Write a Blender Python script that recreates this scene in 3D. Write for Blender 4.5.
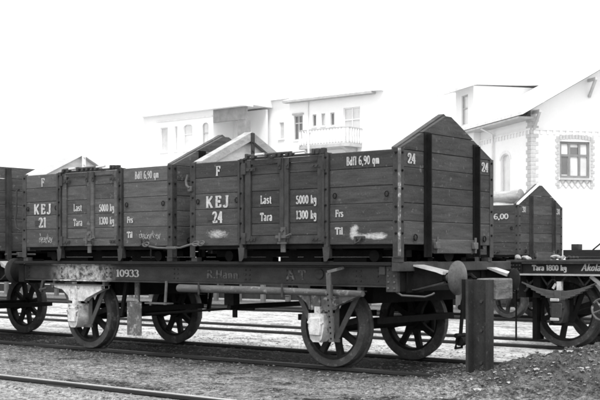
import bpy, bmesh, math, random
from mathutils import Vector, noise, Matrix
random.seed(7)
S = bpy.context.scene
for o in list(bpy.data.objects): bpy.data.objects.remove(o)
R = math.radians

# ------------------------------------------------------------------ camera, sky, sun, exposure
cam_d = bpy.data.cameras.new('camera'); cam = bpy.data.objects.new('camera', cam_d)
S.collection.objects.link(cam); S.camera = cam
YAW = 0.686
cam.location = (0, 0, 1.136); cam.rotation_euler = (R(90), 0, YAW)
cam_d.sensor_width = 36; cam_d.lens = 1131.44/600*36
cam_d.shift_y = (256.95-200)/600
cam_d.clip_start = 0.1; cam_d.clip_end = 3000

W = bpy.data.worlds.new('World'); S.world = W; W.use_nodes = True
wn = W.node_tree; wn.nodes.clear()
sky = wn.nodes.new('ShaderNodeTexSky'); sky.sky_type = 'NISHITA'; sky.sun_disc = False
SUN_EL, SUN_AZ = 62, 135          # azimuth clockwise from +Y
sky.sun_elevation = R(SUN_EL); sky.sun_rotation = R(SUN_AZ); sky.air_density = 1.5; sky.dust_density = 2; sky.ozone_density = 1
bw = wn.nodes.new('ShaderNodeRGBToBW'); bgn = wn.nodes.new('ShaderNodeBackground'); wo = wn.nodes.new('ShaderNodeOutputWorld')
bgn.inputs['Strength'].default_value = 0.15
ov_ = wn.nodes.new('ShaderNodeMath'); ov_.operation = 'MULTIPLY_ADD'; ov_.inputs[1].default_value = .4; ov_.inputs[2].default_value = 4.2   # even overcast veil over the clear sky
wn.links.new(sky.outputs[0], bw.inputs[0]); wn.links.new(bw.outputs[0], ov_.inputs[0]); wn.links.new(ov_.outputs[0], bgn.inputs['Color']); wn.links.new(bgn.outputs[0], wo.inputs[0])

sd = bpy.data.lights.new('sun', 'SUN'); sd.energy = 1.5; sd.angle = R(14); sd.color = (1, 1, 1)
so = bpy.data.objects.new('sun', sd); S.collection.objects.link(so)
az = R(SUN_AZ); el = R(SUN_EL)
tosun = Vector((math.sin(az)*math.cos(el), math.cos(az)*math.cos(el), math.sin(el)))
so.rotation_euler = tosun.to_track_quat('Z', 'Y').to_euler(); so.location = (0, -20, 30)
S.view_settings.view_transform = 'Standard'; S.view_settings.look = 'None'
S.cycles.filter_width = 1.8      # soft old lens
S.view_settings.exposure = 0.98; S.view_settings.gamma = 1.0; S.view_settings.use_curve_mapping = False

# ------------------------------------------------------------------ materials (the photograph is monochrome: neutral greys)
def M(name, col, rough=.8, var=.35, scale=3.0, stretch=(1, 1, 1), bump=.25, rnd=.12, spots=None, metal=0.0, fine=60, spec=.14, zone=None):
    """neutral procedural material. spots=(colour, scale, threshold, softness); zone=(x0,x1) keeps spots to a stretch of local x"""
    m = bpy.data.materials.new(name); m.use_nodes = True
    nt = m.node_tree; N = nt.nodes; L = nt.links; b = N['Principled BSDF']
    tc = N.new('ShaderNodeTexCoord'); oi = N.new('ShaderNodeObjectInfo')
    off = N.new('ShaderNodeVectorMath'); off.operation = 'MULTIPLY_ADD'
    off.inputs[0].default_value = (1, 1, 1)
    comb = N.new('ShaderNodeCombineXYZ')
    mul = N.new('ShaderNodeMath'); mul.operation = 'MULTIPLY'; mul.inputs[1].default_value = 41.0
    L.new(oi.outputs['Random'], mul.inputs[0]); L.new(mul.outputs[0], comb.inputs[0]); L.new(mul.outputs[0], comb.inputs[2])
    add = N.new('ShaderNodeVectorMath'); add.operation = 'ADD'
    L.new(tc.outputs['Object'], add.inputs[0]); L.new(comb.outputs[0], add.inputs[1])
    mp = N.new('ShaderNodeMapping'); mp.inputs['Scale'].default_value = stretch; L.new(add.outputs[0], mp.inputs['Vector'])
    n1 = N.new('ShaderNodeTexNoise'); n1.inputs['Scale'].default_value = scale; n1.inputs['Detail'].default_value = 9; n1.inputs['Roughness'].default_value = .65
    L.new(mp.outputs[0], n1.inputs['Vector'])
    n2 = N.new('ShaderNodeTexNoise'); n2.inputs['Scale'].default_value = fine; n2.inputs['Detail'].default_value = 4
    L.new(add.outputs[0], n2.inputs['Vector'])
    mixn = N.new('ShaderNodeMath'); mixn.operation = 'MULTIPLY_ADD'; mixn.inputs[1].default_value = .35
    L.new(n2.outputs[0], mixn.inputs[0]); L.new(n1.outputs[0], mixn.inputs[2])     # 0.35*n2 + n1, about 0.68
    mr = N.new('ShaderNodeMapRange'); mr.inputs['From Min'].default_value = .42; mr.inputs['From Max'].default_value = .94
    mr.inputs['To Min'].default_value = col*(1-var); mr.inputs['To Max'].default_value = col*(1+var)
    L.new(mixn.outputs[0], mr.inputs['Value'])
    rm = N.new('ShaderNodeMapRange'); rm.inputs['To Min'].default_value = 1-rnd; rm.inputs['To Max'].default_value = 1+rnd
    L.new(oi.outputs['Random'], rm.inputs['Value'])
    tone = N.new('ShaderNodeMath'); tone.operation = 'MULTIPLY'; L.new(mr.outputs[0], tone.inputs[0]); L.new(rm.outputs[0], tone.inputs[1])
    out = tone.outputs[0]
    if spots:
        sc, ss, th, soft = spots
        n3 = N.new('ShaderNodeTexNoise'); n3.inputs['Scale'].default_value = ss; n3.inputs['Detail'].default_value = 10; n3.inputs['Roughness'].default_value = .72
        L.new(add.outputs[0], n3.inputs['Vector'])
        s3 = N.new('ShaderNodeMapRange'); s3.inputs['From Min'].default_value = th; s3.inputs['From Max'].default_value = th+soft
        L.new(n3.outputs[0], s3.inputs['Value']); fac = s3.outputs[0]
        if zone:
            sp = N.new('ShaderNodeSeparateXYZ'); L.new(tc.outputs['Object'], sp.inputs[0])
            a = N.new('ShaderNodeMapRange'); a.interpolation_type = 'SMOOTHSTEP'
            a.inputs['From Min'].default_value = zone[0]; a.inputs['From Max'].default_value = zone[0]+.5; L.new(sp.outputs[0], a.inputs['Value'])
            c = N.new('ShaderNodeMapRange'); c.interpolation_type = 'SMOOTHSTEP'
            c.inputs['From Min'].default_value = zone[1]+.5; c.inputs['From Max'].default_value = zone[1]; L.new(sp.outputs[0], c.inputs['Value'])
            q = N.new('ShaderNodeMath'); q.operation = 'MULTIPLY'; L.new(a.outputs[0], q.inputs[0]); L.new(c.outputs[0], q.inputs[1])
            q2 = N.new('ShaderNodeMath'); q2.operation = 'MULTIPLY'; L.new(q.outputs[0], q2.inputs[0]); L.new(fac, q2.inputs[1]); fac = q2.outputs[0]
        mx = N.new('ShaderNodeMix'); mx.data_type = 'FLOAT'; L.new(fac, mx.inputs[0]); L.new(out, mx.inputs[2]); mx.inputs[3].default_value = sc
        out = mx.outputs[0]
    cc = N.new('ShaderNodeCombineColor'); [L.new(out, cc.inputs[i]) for i in range(3)]
    L.new(cc.outputs[0], b.inputs['Base Color'])
    b.inputs['Roughness'].default_value = rough; b.inputs['Metallic'].default_value = metal; b.inputs['Specular IOR Level'].default_value = spec
    if bump:
        bp = N.new('ShaderNodeBump'); bp.inputs['Strength'].default_value = bump; bp.inputs['Distance'].default_value = .01
        L.new(mixn.outputs[0], bp.inputs['Height']); L.new(bp.outputs[0], b.inputs['Normal'])
    return m

WOODST = (1.2, 1.2, 9)
m_plank = M('painted_plank', .050, .6, .5, 2.4, WOODST, .4, .26, (.18, 15, .58, .18))
m_plank2 = M('painted_plank_pale', .072, .65, .45, 2.4, WOODST, .4, .22, (.22, 15, .58, .18))  # paler tone of the painted planks
m_door = M('painted_door_plank', .040, .6, .45, 2.4, WOODST, .45, .16, (.26, 24, .63, .08))
m_iron = M('painted_iron', .040, .5, .55, 6, (1, 1, 1), .25, .1, (.17, 14, .64, .12))
m_ironlight = M('worn_iron', .085, .5, .4, 6, (1, 1, 1), .25, .1, (.3, 14, .62, .12))
m_dark = M('black_iron', .010, .65, .5, 8, (1, 1, 1), .25, .1, spec=.06)
m_wheel = M('wheel_iron', .018, .65, .5, 9, (1, 1, 1), .25, .1, (.06, 16, .62, .15), spec=.06)
m_tyre = M('tyre_steel', .05, .5, .5, 9, (1, 1, 1), .25, .1, (.17, 12, .55, .15), spec=.12)
m_sole = M('sole_bar_paint', .034, .5, .5, 5, (1, 1, 2), .25, .05, (.62, 15, .39, .2), zone=(-2.5, -1.6))
m_sole2 = M('sole_bar_black', .02, .45, .4, 5, (1, 1, 2), .2, .05)
m_limed = M('limed_iron', .50, .75, .45, 10, (1, 1, 1), .5, .06, (.05, 9, .54, .1))
m_limed2 = M('dusty_iron', .11, .7, .5, 8, (1, 1, 1), .4, .06, (.5, 11, .52, .14))
m_pole = M('pole_wood', .09, .7, .5, 6, (.4, 4, 4), .3, .05, (.34, 6, .58, .15))
m_bright = M('bright_steel', .55, .32, .25, 8, (1, 1, 1), .1, .05, metal=.35, spec=.6)
m_disc = M('buffer_steel', .10, .4, .6, 8, (1, 1, 1), .1, .05, metal=.3)
m_cap = M('lit_capping', .32, .8, .35, 4, (2, 2, 6), .35, .1)
m_pale = M('washed_out_white', .80, .85, .15, 4, (2, 2, 6), .25, .06)  # near-white tone paints the overexposed fade into far gable, eave and roofs
m_lining = M('overexposed_lining', .7, .85, .2, 4, (2, 2, 6), .25, .06)  # pale boards carry the overexposed gable interior as colour
m_paint = M('white_lettering', .40, .7, .35, 14, (1, 1, 1), .1, .05, (.07, 30, .55, .12))
m_faint = M('worn_lettering', .12, .7, .4, 10, (1, 1, 1), .1, .05, (.036, 20, .45, .12))
m_deck = M('deck_timber', .016, .75, .4, 3, (1, 8, 8), .3, .1)
m_rail = M('rail_steel', .026, .5, .4, 5, (.4, 3, 3), .2, .08, spec=.2)
m_railtop = M('rail_bright', .6, .4, .3, 5, (.4, 3, 3), .1, .08, metal=.4, spec=.6)
m_sleeper = M('sleeper_wood', .05, .85, .4, 3, (6, 1, 6), .4, .12)
m_channel = M('post_steel', .03, .5, .6, 4, (1, 1, .6), .3, .05, (.14, 18, .60, .14))
m_beam = M('weathered_timber', .12, .8, .6, 5, (3, 1, 6), .6, .05, (.05, 8, .56, .12))
m_fence = M('dark_boards', .03, .85, .4, 2, (2, 2, 2), .3, .2)
m_fpost = M('grey_posts', .13, .85, .3, 4, (3, 3, 1), .3, .2)
m_plaster = M('white_plaster', .80, .9, .05, .6, (1, 1, 1), .05, .02, fine=12)  # house tones are raised to paint in the washed-out distance
m_plaster2 = M('pale_plaster', .76, .9, .06, .6, (1, 1, 1), .05, .02, fine=12)
m_trim = M('pale_trim', .70, .85, .12, 3, (1, 1, 1), .1, .05, fine=20)
m_brick = M('pale_brickwork', .44, .9, .2, 9, (1, 1, 1), .2, .05, fine=30)
m_frame = M('window_paint', .42, .6, .15, 4, (1, 1, 1), .05, .05)
m_log2 = M('loggia_grey', .24, .8, .3, 2, (1, 1, 1), .1, .05)
m_frame2 = M('dark_window_paint', .2, .6, .2, 4, (1, 1, 1), .05, .05)
m_glass = M('window_glass', .10, .06, .2, 2, (1, 1, 1), 0, .3, spec=.8)
m_glasspale = M('pale_glass', .55, .12, .2, 2, (1, 1, 1), 0, .1, spec=.7)  # curtains on the right house; painted-in washed-out panes on the far houses
m_roof = M('blown_out_slate', .70, .6, .2, 5, (1, 1, 1), .2, .05)  # roof brightness under the sky is put into this pale tone
m_soffit = M('soffit_boards', .42, .8, .2, 3, (1, 1, 1), .1, .05)
m_stone = M('stone', .24, .85, .5, 9, (1, 1, 1), .3, .4)
m_stone2 = M('pale_stone', .32, .85, .5, 9, (1, 1, 1), .5, .3)
m_log = M('log_bark', .36, .9, .45, 5, (.5, 4, 4), .6, .15)
m_grass = M('dry_grass', .075, .9, .5, 3, (1, 1, 1), 0, .1)
m_bundle = M('pale_bundle', .30, .9, .35, 14, (1, 1, 1), .6, .1)

def chalk_mat(name, th):
    m = bpy.data.materials.new(name); m.use_nodes = True
    nt = m.node_tree; N = nt.nodes; L = nt.links; b = N['Principled BSDF']
    b.inputs['Base Color'].default_value = (.62, .62, .62, 1); b.inputs['Roughness'].default_value = .95
    tc = N.new('ShaderNodeTexCoord'); n = N.new('ShaderNodeTexNoise'); n.inputs['Scale'].default_value = 26; n.inputs['Detail'].default_value = 10; n.inputs['Roughness'].default_value = .8
    mp = N.new('ShaderNodeMapping'); mp.inputs['Scale'].default_value = (1, 1, 1.8); L.new(tc.outputs['Object'], mp.inputs[0]); L.new(mp.outputs[0], n.inputs['Vector'])
    at = N.new('ShaderNodeAttribute'); at.attribute_name = 'cover'
    sm = N.new('ShaderNodeMath'); sm.operation = 'ADD'; L.new(n.outputs[0], sm.inputs[0]); L.new(at.outputs['Fac'], sm.inputs[1])
    mr = N.new('ShaderNodeMapRange'); mr.inputs['From Min'].default_value = th; mr.inputs['From Max'].default_value = th+.5; mr.inputs['To Max'].default_value = .95
    L.new(sm.outputs[0], mr.inputs['Value']); L.new(mr.outputs[0], b.inputs['Alpha'])
    return m
m_chalk = chalk_mat('chalk', .86)

# ------------------------------------------------------------------ mesh helpers (vertices in world metres, stored relative to the thing's base)
class MB:
    def __init__(s): s.v = []; s.f = []; s.sm = []
    def add(s, vs, fs, smooth=False):
        o = len(s.v); s.v += [tuple(p) for p in vs]; s.f += [tuple(i+o for i in q) for q in fs]; s.sm += [smooth]*len(fs); return s
    def box(s, x0, x1, y0, y1, z0, z1, ch=0.0):
        if ch <= 0:
            vs = [(x, y, z) for x in (x0, x1) for y in (y0, y1) for z in (z0, z1)]
            return s.add(vs, [(0, 1, 3, 2), (4, 6, 7, 5), (0, 4, 5, 1), (2, 3, 7, 6), (0, 2, 6, 4), (1, 5, 7, 3)])
        X = (x0, x1); Y = (y0, y1); Z = (z0, z1); ch = min(ch, .3*abs(x1-x0), .3*abs(y1-y0), .3*abs(z1-z0))
        vs = []; idx = {}
        for i in (0, 1):
            for j in (0, 1):
                for k in (0, 1):
                    sx, sy, sz = (1-2*i), (1-2*j), (1-2*k)
                    for a in range(3):
                        d = [ch, ch, ch]; d[a] = 0
                        idx[(i, j, k, a)] = len(vs); vs.append((X[i]+sx*d[0], Y[j]+sy*d[1], Z[k]+sz*d[2]))
        fs = []
        for a in range(3):
            for e in (0, 1):
                q = []
                for (p, r) in ((0, 0), (1, 0), (1, 1), (0, 1)):
                    c = [0, 0, 0]; c[a] = e; b1, b2 = [t for t in range(3) if t != a]; c[b1] = p; c[b2] = r
                    q.append(idx[(*c, a)])
                flip = (e == 0) ^ (a == 1)
                fs.append(tuple(q[::-1]) if flip else tuple(q))
        for a in range(3):      # edges running along axis a
            b1, b2 = [t for t in range(3) if t != a]
            for p in (0, 1):
                for r in (0, 1):
                    c0 = [0, 0, 0]; c0[a] = 0; c0[b1] = p; c0[b2] = r; c1 = list(c0); c1[a] = 1
                    fs.append((idx[(*c0, b1)], idx[(*c1, b1)], idx[(*c1, b2)], idx[(*c0, b2)]))
        for i in (0, 1):
            for j in (0, 1):
                for k in (0, 1): fs.append((idx[(i, j, k, 0)], idx[(i, j, k, 1)], idx[(i, j, k, 2)]))
        return s.add(vs, fs)
    def prism(s, poly, axis, a0, a1):
        """poly: 2-D points; axis 'x': points are (y,z); 'y': (x,z); 'z': (x,y)"""
        n = len(poly)
        def P(p, a): return {'x': (a, p[0], p[1]), 'y': (p[0], a, p[1]), 'z': (p[0], p[1], a)}[axis]
        vs = [P(p, a0) for p in poly]+[P(p, a1) for p in poly]
        return s.add(vs, [tuple(range(n))[::-1], tuple(range(n, 2*n))]+[(i, (i+1) % n, n+(i+1) % n, n+i) for i in range(n)])
    def tube(s, pts, r, n=8, caps=True):
        pts = [Vector(p) for p in pts]; rs = r if isinstance(r, (list, tuple)) else [r]*len(pts)
        vs = []
        up = Vector((0, 0, 1))
        for i, p in enumerate(pts):
            d = (pts[min(i+1, len(pts)-1)]-pts[max(i-1, 0)]).normalized()
            a = d.cross(up if abs(d.z) < .95 else Vector((1, 0, 0))).normalized(); b = d.cross(a)
            vs += [p+rs[i]*(math.cos(2*math.pi*k/n)*a+math.sin(2*math.pi*k/n)*b) for k in range(n)]
        fs = [(i*n+k, i*n+(k+1) % n, (i+1)*n+(k+1) % n, (i+1)*n+k) for i in range(len(pts)-1) for k in range(n)]
        s.add(vs, fs, True)
        if caps:
            m = len(pts)
            s.add(vs[:n], [tuple(range(n))]); s.add(vs[(m-1)*n:], [tuple(range(n))])
        return s
    def lathe(s, prof, c, axis, n=24, closed=False):
        """prof: (along, radius) points; axis 'x' or 'y'; c = centre"""
        vs = []
        for a, r in prof:
            for k in range(n):
                t = 2*math.pi*k/n; p, q = r*math.cos(t), r*math.sin(t)
                vs.append((c[0]+a, c[1]+p, c[2]+q) if axis == 'x' else (c[0]+p, c[1]+a, c[2]+q) if axis == 'y' else (c[0]+p, c[1]+q, c[2]+a))
        m = len(prof); fs = []
        for i in range(m if closed else m-1):
            j = (i+1) % m
            fs += [(i*n+k, i*n+(k+1) % n, j*n+(k+1) % n, j*n+k) for k in range(n)]
        s.add(vs, fs, True)
        if not closed:
            if prof[0][1] > 1e-4: s.add(vs[:n], [tuple(range(n))])
            if prof[-1][1] > 1e-4: s.add(vs[-n:], [tuple(range(n))])
        return s
    def bar(s, a, b, w, t, nrm=(0, 1, 0)):
        """flat bar from a to b; width w in the plane across nrm, thickness t along nrm"""
        a = Vector(a); b = Vector(b); d = (b-a).normalized(); n_ = Vector(nrm).normalized(); u = d.cross(n_).normalized()
        vs = []
        for p in (a, b):
            for i, j in ((-1, -1), (1, -1), (1, 1), (-1, 1)): vs.append(p+u*(i*w/2)+n_*(j*t/2))
        return s.add(vs, [(0, 3, 2, 1), (4, 5, 6, 7), (0, 1, 5, 4), (1, 2, 6, 5), (2, 3, 7, 6), (3, 0, 4, 7)])

COL = S.collection
def wloc(o):
    v = Vector((0, 0, 0))
    while o: v += Vector(o.location); o = o.parent
    return v
def obj(name, mb, mat, parent=None, at=None, kind=None, label=None):
    base = Vector(at) if at is not None else (wloc(parent) if parent else Vector((0, 0, 0)))
    me = bpy.data.meshes.new(name)
    me.from_pydata([tuple(Vector(p)-base) for p in mb.v], [], mb.f)
    bm = bmesh.new(); bm.from_mesh(me); bmesh.ops.recalc_face_normals(bm, faces=bm.faces); bm.to_mesh(me); bm.free()
    if any(mb.sm):
        me.polygons.foreach_set('use_smooth', mb.sm)
        try: me.set_sharp_from_angle(angle=R(42))
        except Exception: pass
    me.materials.append(mat)
    o = bpy.data.objects.new(name, me); COL.objects.link(o)
    o.location = base-(wloc(parent) if parent else Vector((0, 0, 0)))
    o.parent = parent
    if kind: o['kind'] = kind
    if label: o['label'] = label
    return o
def thing(name, loc, label=None, cat=None, group=None, kind=None, rz=0):
    o = bpy.data.objects.new(name, None); COL.objects.link(o); o.location = loc; o.rotation_euler = (0, 0, rz); o.empty_display_size = .2
    return tag(o, label, cat, group, kind)
def tag(o, label=None, cat=None, group=None, kind=None):
    for k, v in (('label', label), ('category', cat), ('group', group), ('kind', kind)):
        if v: o[k] = v
    return o
def twin(o, delta, parent=None):
    """copy of a part (and its sub-parts) shifted by delta, under the same thing"""
    c = o.copy(); COL.objects.link(c); c.parent = parent if parent else o.parent
    c.location = Vector(o.location)+Vector(delta)
    for ch in list(o.children):
        d = ch.copy(); COL.objects.link(d); d.parent = c
    return c

# ------------------------------------------------------------------ lettering: pen strokes, thick uprights and thin level strokes
def arc(cx, cy, rx, ry, a0, a1, n=10): return [(cx+rx*math.cos(R(a0+(a1-a0)*i/n)), cy+ry*math.sin(R(a0+(a1-a0)*i/n))) for i in range(n+1)]
def sf(x, y, w=.13): return [(x-w, y), (x+w, y)]
T_, B_ = .96, .04
G = {
 'K': (.78, [[(.18, 0), (.18, 1)], [(.7, .96), (.2, .42)], [(.34, .56), (.68, .04)], sf(.18, T_), sf(.18, B_), sf(.68, T_, .11), sf(.68, B_, .13)]),
 'E': (.68, [[(.18, 0), (.18, 1)], [(.05, T_), (.62, T_)], [(.05, B_), (.62, B_)], [(.2, .52), (.48, .52)], [(.6, .98), (.6, .76)], [(.61, .02), (.61, .26)], [(.48, .4), (.48, .64)]]),
 'J': (.6, [[(.4, .98), (.4, .25)]+arc(.22, .22, .18, .2, 0, -170, 8), sf(.4, T_, .16)]),
 'F': (.64, [[(.18, 0), (.18, 1)], [(.05, T_), (.6, T_)], [(.2, .52), (.46, .52)], [(.58, .98), (.58, .74)], [(.46, .4), (.46, .64)], sf(.18, B_, .15)]),
 'L': (.62, [[(.18, 0), (.18, 1)], [(.05, B_), (.56, B_)], [(.55, .02), (.55, .26)], sf(.18, T_, .14)]),
 'T': (.68, [[(.34, 0), (.34, 1)], [(.04, T_), (.64, T_)], [(.06, .98), (.06, .74)], [(.62, .98), (.62, .74)], sf(.34, B_, .15)]),
 'B': (.66, [[(.16, 0), (.16, 1)], [(.04, T_), (.3, T_)]+arc(.3, .75, .2, .21, 90, -90), [(.16, .53), (.3, .53)]+arc(.3, .285, .25, .245, 90, -90)+[(.04, B_)]]),
 'A': (.74, [[(.08, .02), (.37, .98)], [(.37, .98), (.66, .02)], [(.2, .34), (.54, .34)], sf(.08, B_, .1), sf(.66, B_, .1)]),
 'R': (.72, [[(.16, 0), (.16, 1)], [(.04, T_), (.32, T_)]+arc(.32, .74, .2, .22, 90, -90)+[(.16, .52)], [(.36, .52), (.62, .04)], sf(.16, B_, .13)]),
 'H': (.76, [[(.16, 0), (.16, 1)], [(.6, 0), (.6, 1)], [(.16, .52), (.6, .52)]]),
 '0': (.6, [arc(.3, .5, .22, .45, 0, 360, 18)]),
 '1': (.44, [[(.22, 0), (.22, 1)], [(.22, .97), (.06, .82)], sf(.22, B_, .16)]),
 '2': (.6, [arc(.29, .72, .2, .24, 165, -20, 8)+[(.08, .06)], [(.06, .05), (.54, .05)], [(.54, .02), (.54, .22)], arc(.13, .74, .05, .06, 0, 360, 6)]),
 '3': (.6, [arc(.27, .75, .2, .21, 160, -80, 8), arc(.27, .28, .24, .25, 80, -160, 10)]),
 '4': (.64, [[(.42, 0), (.42, 1)], [(.42, .98), (.05, .32)], [(.03, .3), (.6, .3)], sf(.42, B_, .14)]),
 '5': (.6, [[(.14, .95), (.14, .52)], [(.12, .93), (.5, .93)], [(.14, .52)]+arc(.27, .31, .24, .28, 110, -160, 10)]),
 '6': (.6, [arc(.38, .52, .30, .44, 65, 180, 8)+[(.08, .35)], arc(.3, .29, .21, .25, 0, 360, 14)]),
 '8': (.6, [arc(.3, .75, .19, .2, 0, 360, 12), arc(.3, .28, .23, .25, 0, 360, 12)]),
 '9': (.6, [arc(.3, .7, .21, .25, 0, 360, 14), arc(.26, .5, .26, .45, 0, -110, 8)]),
 'a': (.54, [arc(.24, .5, .16, .16, 160, 0, 6)+[(.4, .04), (.5, .04)], arc(.24, .19, .16, .16, 20, 360, 10)]),
 's': (.48, [arc(.23, .5, .14, .14, 20, 240, 8)+arc(.23, .19, .16, .15, 60, -160, 8)]),
 't': (.4, [[(.18, .85), (.18, .16)]+arc(.27, .14, .09, .1, 180, 330, 5), [(.04, .62), (.36, .62)]]),
 'r': (.46, [[(.15, 0), (.15, .64)], arc(.3, .48, .15, .15, 170, 30, 6), sf(.15, B_, .12), sf(.1, .62, .06)]),
 'k': (.58, [[(.15, 0), (.15, 1)], [(.5, .62), (.17, .3)], [(.27, .4), (.5, .04)], sf(.15, B_, .12), sf(.5, B_, .1)]),
 'g': (.52, [arc(.25, .42, .17, .21, 0, 360, 12), [(.42, .62), (.42, -.1)]+arc(.25, -.1, .17, .16, 0, -160, 8)]),
 'd': (.56, [arc(.24, .32, .17, .29, 0, 360, 12), [(.42, 1), (.42, 0)]]),
 'f': (.38, [[(.16, 0), (.16, .8)]+arc(.27, .82, .11, .14, 180, 30, 6), [(.03, .62), (.33, .62)], sf(.16, B_, .12)]),
 'l': (.3, [[(.15, 0), (.15, 1)], sf(.15, B_, .12), sf(.12, T_, .07)]),
 'i': (.3, [[(.15, 0), (.15, .62)], sf(.15, B_, .12), sf(.12, .6, .07), [(.15, .78), (.15, .92)]]),
 'o': (.54, [arc(.26, .33, .18, .29, 0, 360, 14)]),
 'u': (.58, [[(.13, .63), (.13, .2)]+arc(.27, .2, .14, .16, 180, 360, 6)+[(.41, .2)], [(.42, .63), (.42, 0)]]),
 'n': (.58, [[(.13, .63), (.13, 0)], [(.13, .45)]+arc(.27, .45, .14, .16, 180, 0, 6)+[(.42, 0)]]),
 'm': (.84, [[(.13, .63), (.13, 0)], [(.13, .45)]+arc(.26, .45, .13, .16, 180, 0, 6)+[(.4, 0)], [(.4, .45)]+arc(.53, .45, .13, .16, 180, 0, 6)+[(.67, 0)]]),
 'q': (.56, [arc(.25, .33, .17, .29, 0, 360, 12), [(.42, .63), (.42, -.3)]]),
 ',': (.28, [[(.15, .12), (.1, -.16)]]), '.': (.28, [[(.14, .0), (.14, .14)]]), ' ': (.36, []),
}
def ribbon(pts, thick, thin):
    """list of left/right point pairs of a pen stroke"""
    out = []; n = len(pts)
    for i, p in enumerate(pts):
        q0, q1 = pts[max(i-1, 0)], pts[min(i+1, n-1)]
        dx, dz = q1[0]-q0[0], q1[1]-q0[1]; l = math.hypot(dx, dz) or 1
        w = (thin+(thick-thin)*abs(dz)/l)/2
        out.append(((p[0]-dz/l*w, p[1]+dx/l*w), (p[0]+dz/l*w, p[1]-dx/l*w)))
    return out
def text(s, P, h, parent, mat, width=None, slant=0, thick=.2, thin=.09, name='lettering', track=0):
    """P(a, z, d): point on the lettered face, a along the line, z up from the base line, d proud of the face"""
    tot = sum(G[c][0] for c in s)+track*(len(s)-1); k = h if width is None else width/tot
    mb = MB(); x = 0; lift = 0
    for c in s:
        for pl in G[c][1]:
            rb = ribbon(pl, thick*h/k if False else thick, thin); lift = (lift+1) % 8
            vs = []
            for l, r in rb:
                for (a, z) in (l, r): vs.append(P((x+a)*k+slant*z*h, z*h, .0022+lift*.00012))
            mb.add(vs, [(2*i, 2*i+1, 2*i+3, 2*i+2) for i in range(len(rb)-1)])
        x += G[c][0]+track
    return obj(name, mb, mat, parent)

exec_order = []
# ================================================================== GROUND
Y1, Y2, Y3, Y0 = 10.04, 13.73, 19.3, 5.85          # track centre lines
def mound(x, y):
    g = .30*math.exp(-(((x+4.35)/1.15)**2+((y-9.9)/1.35)**2))+.16*math.exp(-(((x+3.4)/1.5)**2+((y-8.7)/1.0)**2))
    return g
def gz(x, y):
    z = -.062
    z += .018*noise.noise((x*.7, y*1.1, 0))+.012*noise.noise((x*2.6, y*3.2, 3))
    if 4 < y < 16 and -20 < x < 0: z += .010*noise.noise((x*7, y*9, 5))+.008*noise.noise((x*15, y*17, 9))
    m = mound(x, y); z += m*(1+.35*noise.noise((x*4, y*4, 1))+.28*noise.noise((x*10, y*10, 2)))+min(1, m*8)*(.034*noise.noise((x*9, y*9, 7))+.030*noise.noise((x*21, y*21, 8)))
    if 8.4 < y < 11.6: z += .012*(1-abs(y-Y1)/1.6)
    for r in (Y0-.75, Y0+.75, Y1-.7525, Y1+.7525, Y2-.535, Y2+.535, Y3-.535, Y3+.535):
        d = abs(y-r)
        if d < .3 and m < .05: z = min(max(z, -.040), -.024)
    return z
def spread(lo, a, b, hi, fine, grow):
    c = []; v = a
    while v < b: c.append(v); v += fine
    st = fine; v = b
    while v < hi: c.append(v); st *= grow; v += st
    c.append(hi); st = fine; v = a
    while v > lo: st *= grow; v -= st; c.insert(0, max(v, lo))
    return c
xs = spread(-900, -14, -2.2, 900, .036, 1.2); ys = spread(-60, 6.0, 11.6, 1800, .032, 1.14)
vs = [(x, y, gz(x, y)) for y in ys for x in xs]; nx = len(xs)
fs = [(j*nx+i, j*nx+i+1, (j+1)*nx+i+1, (j+1)*nx+i) for j in range(len(ys)-1) for i in range(nx-1)]
me = bpy.data.meshes.new('ground'); me.from_pydata(vs, [], fs); me.polygons.foreach_set('use_smooth', [True]*len(fs))
ground = bpy.data.objects.new('ground', me); COL.objects.link(ground); ground['kind'] = 'structure'
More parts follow.
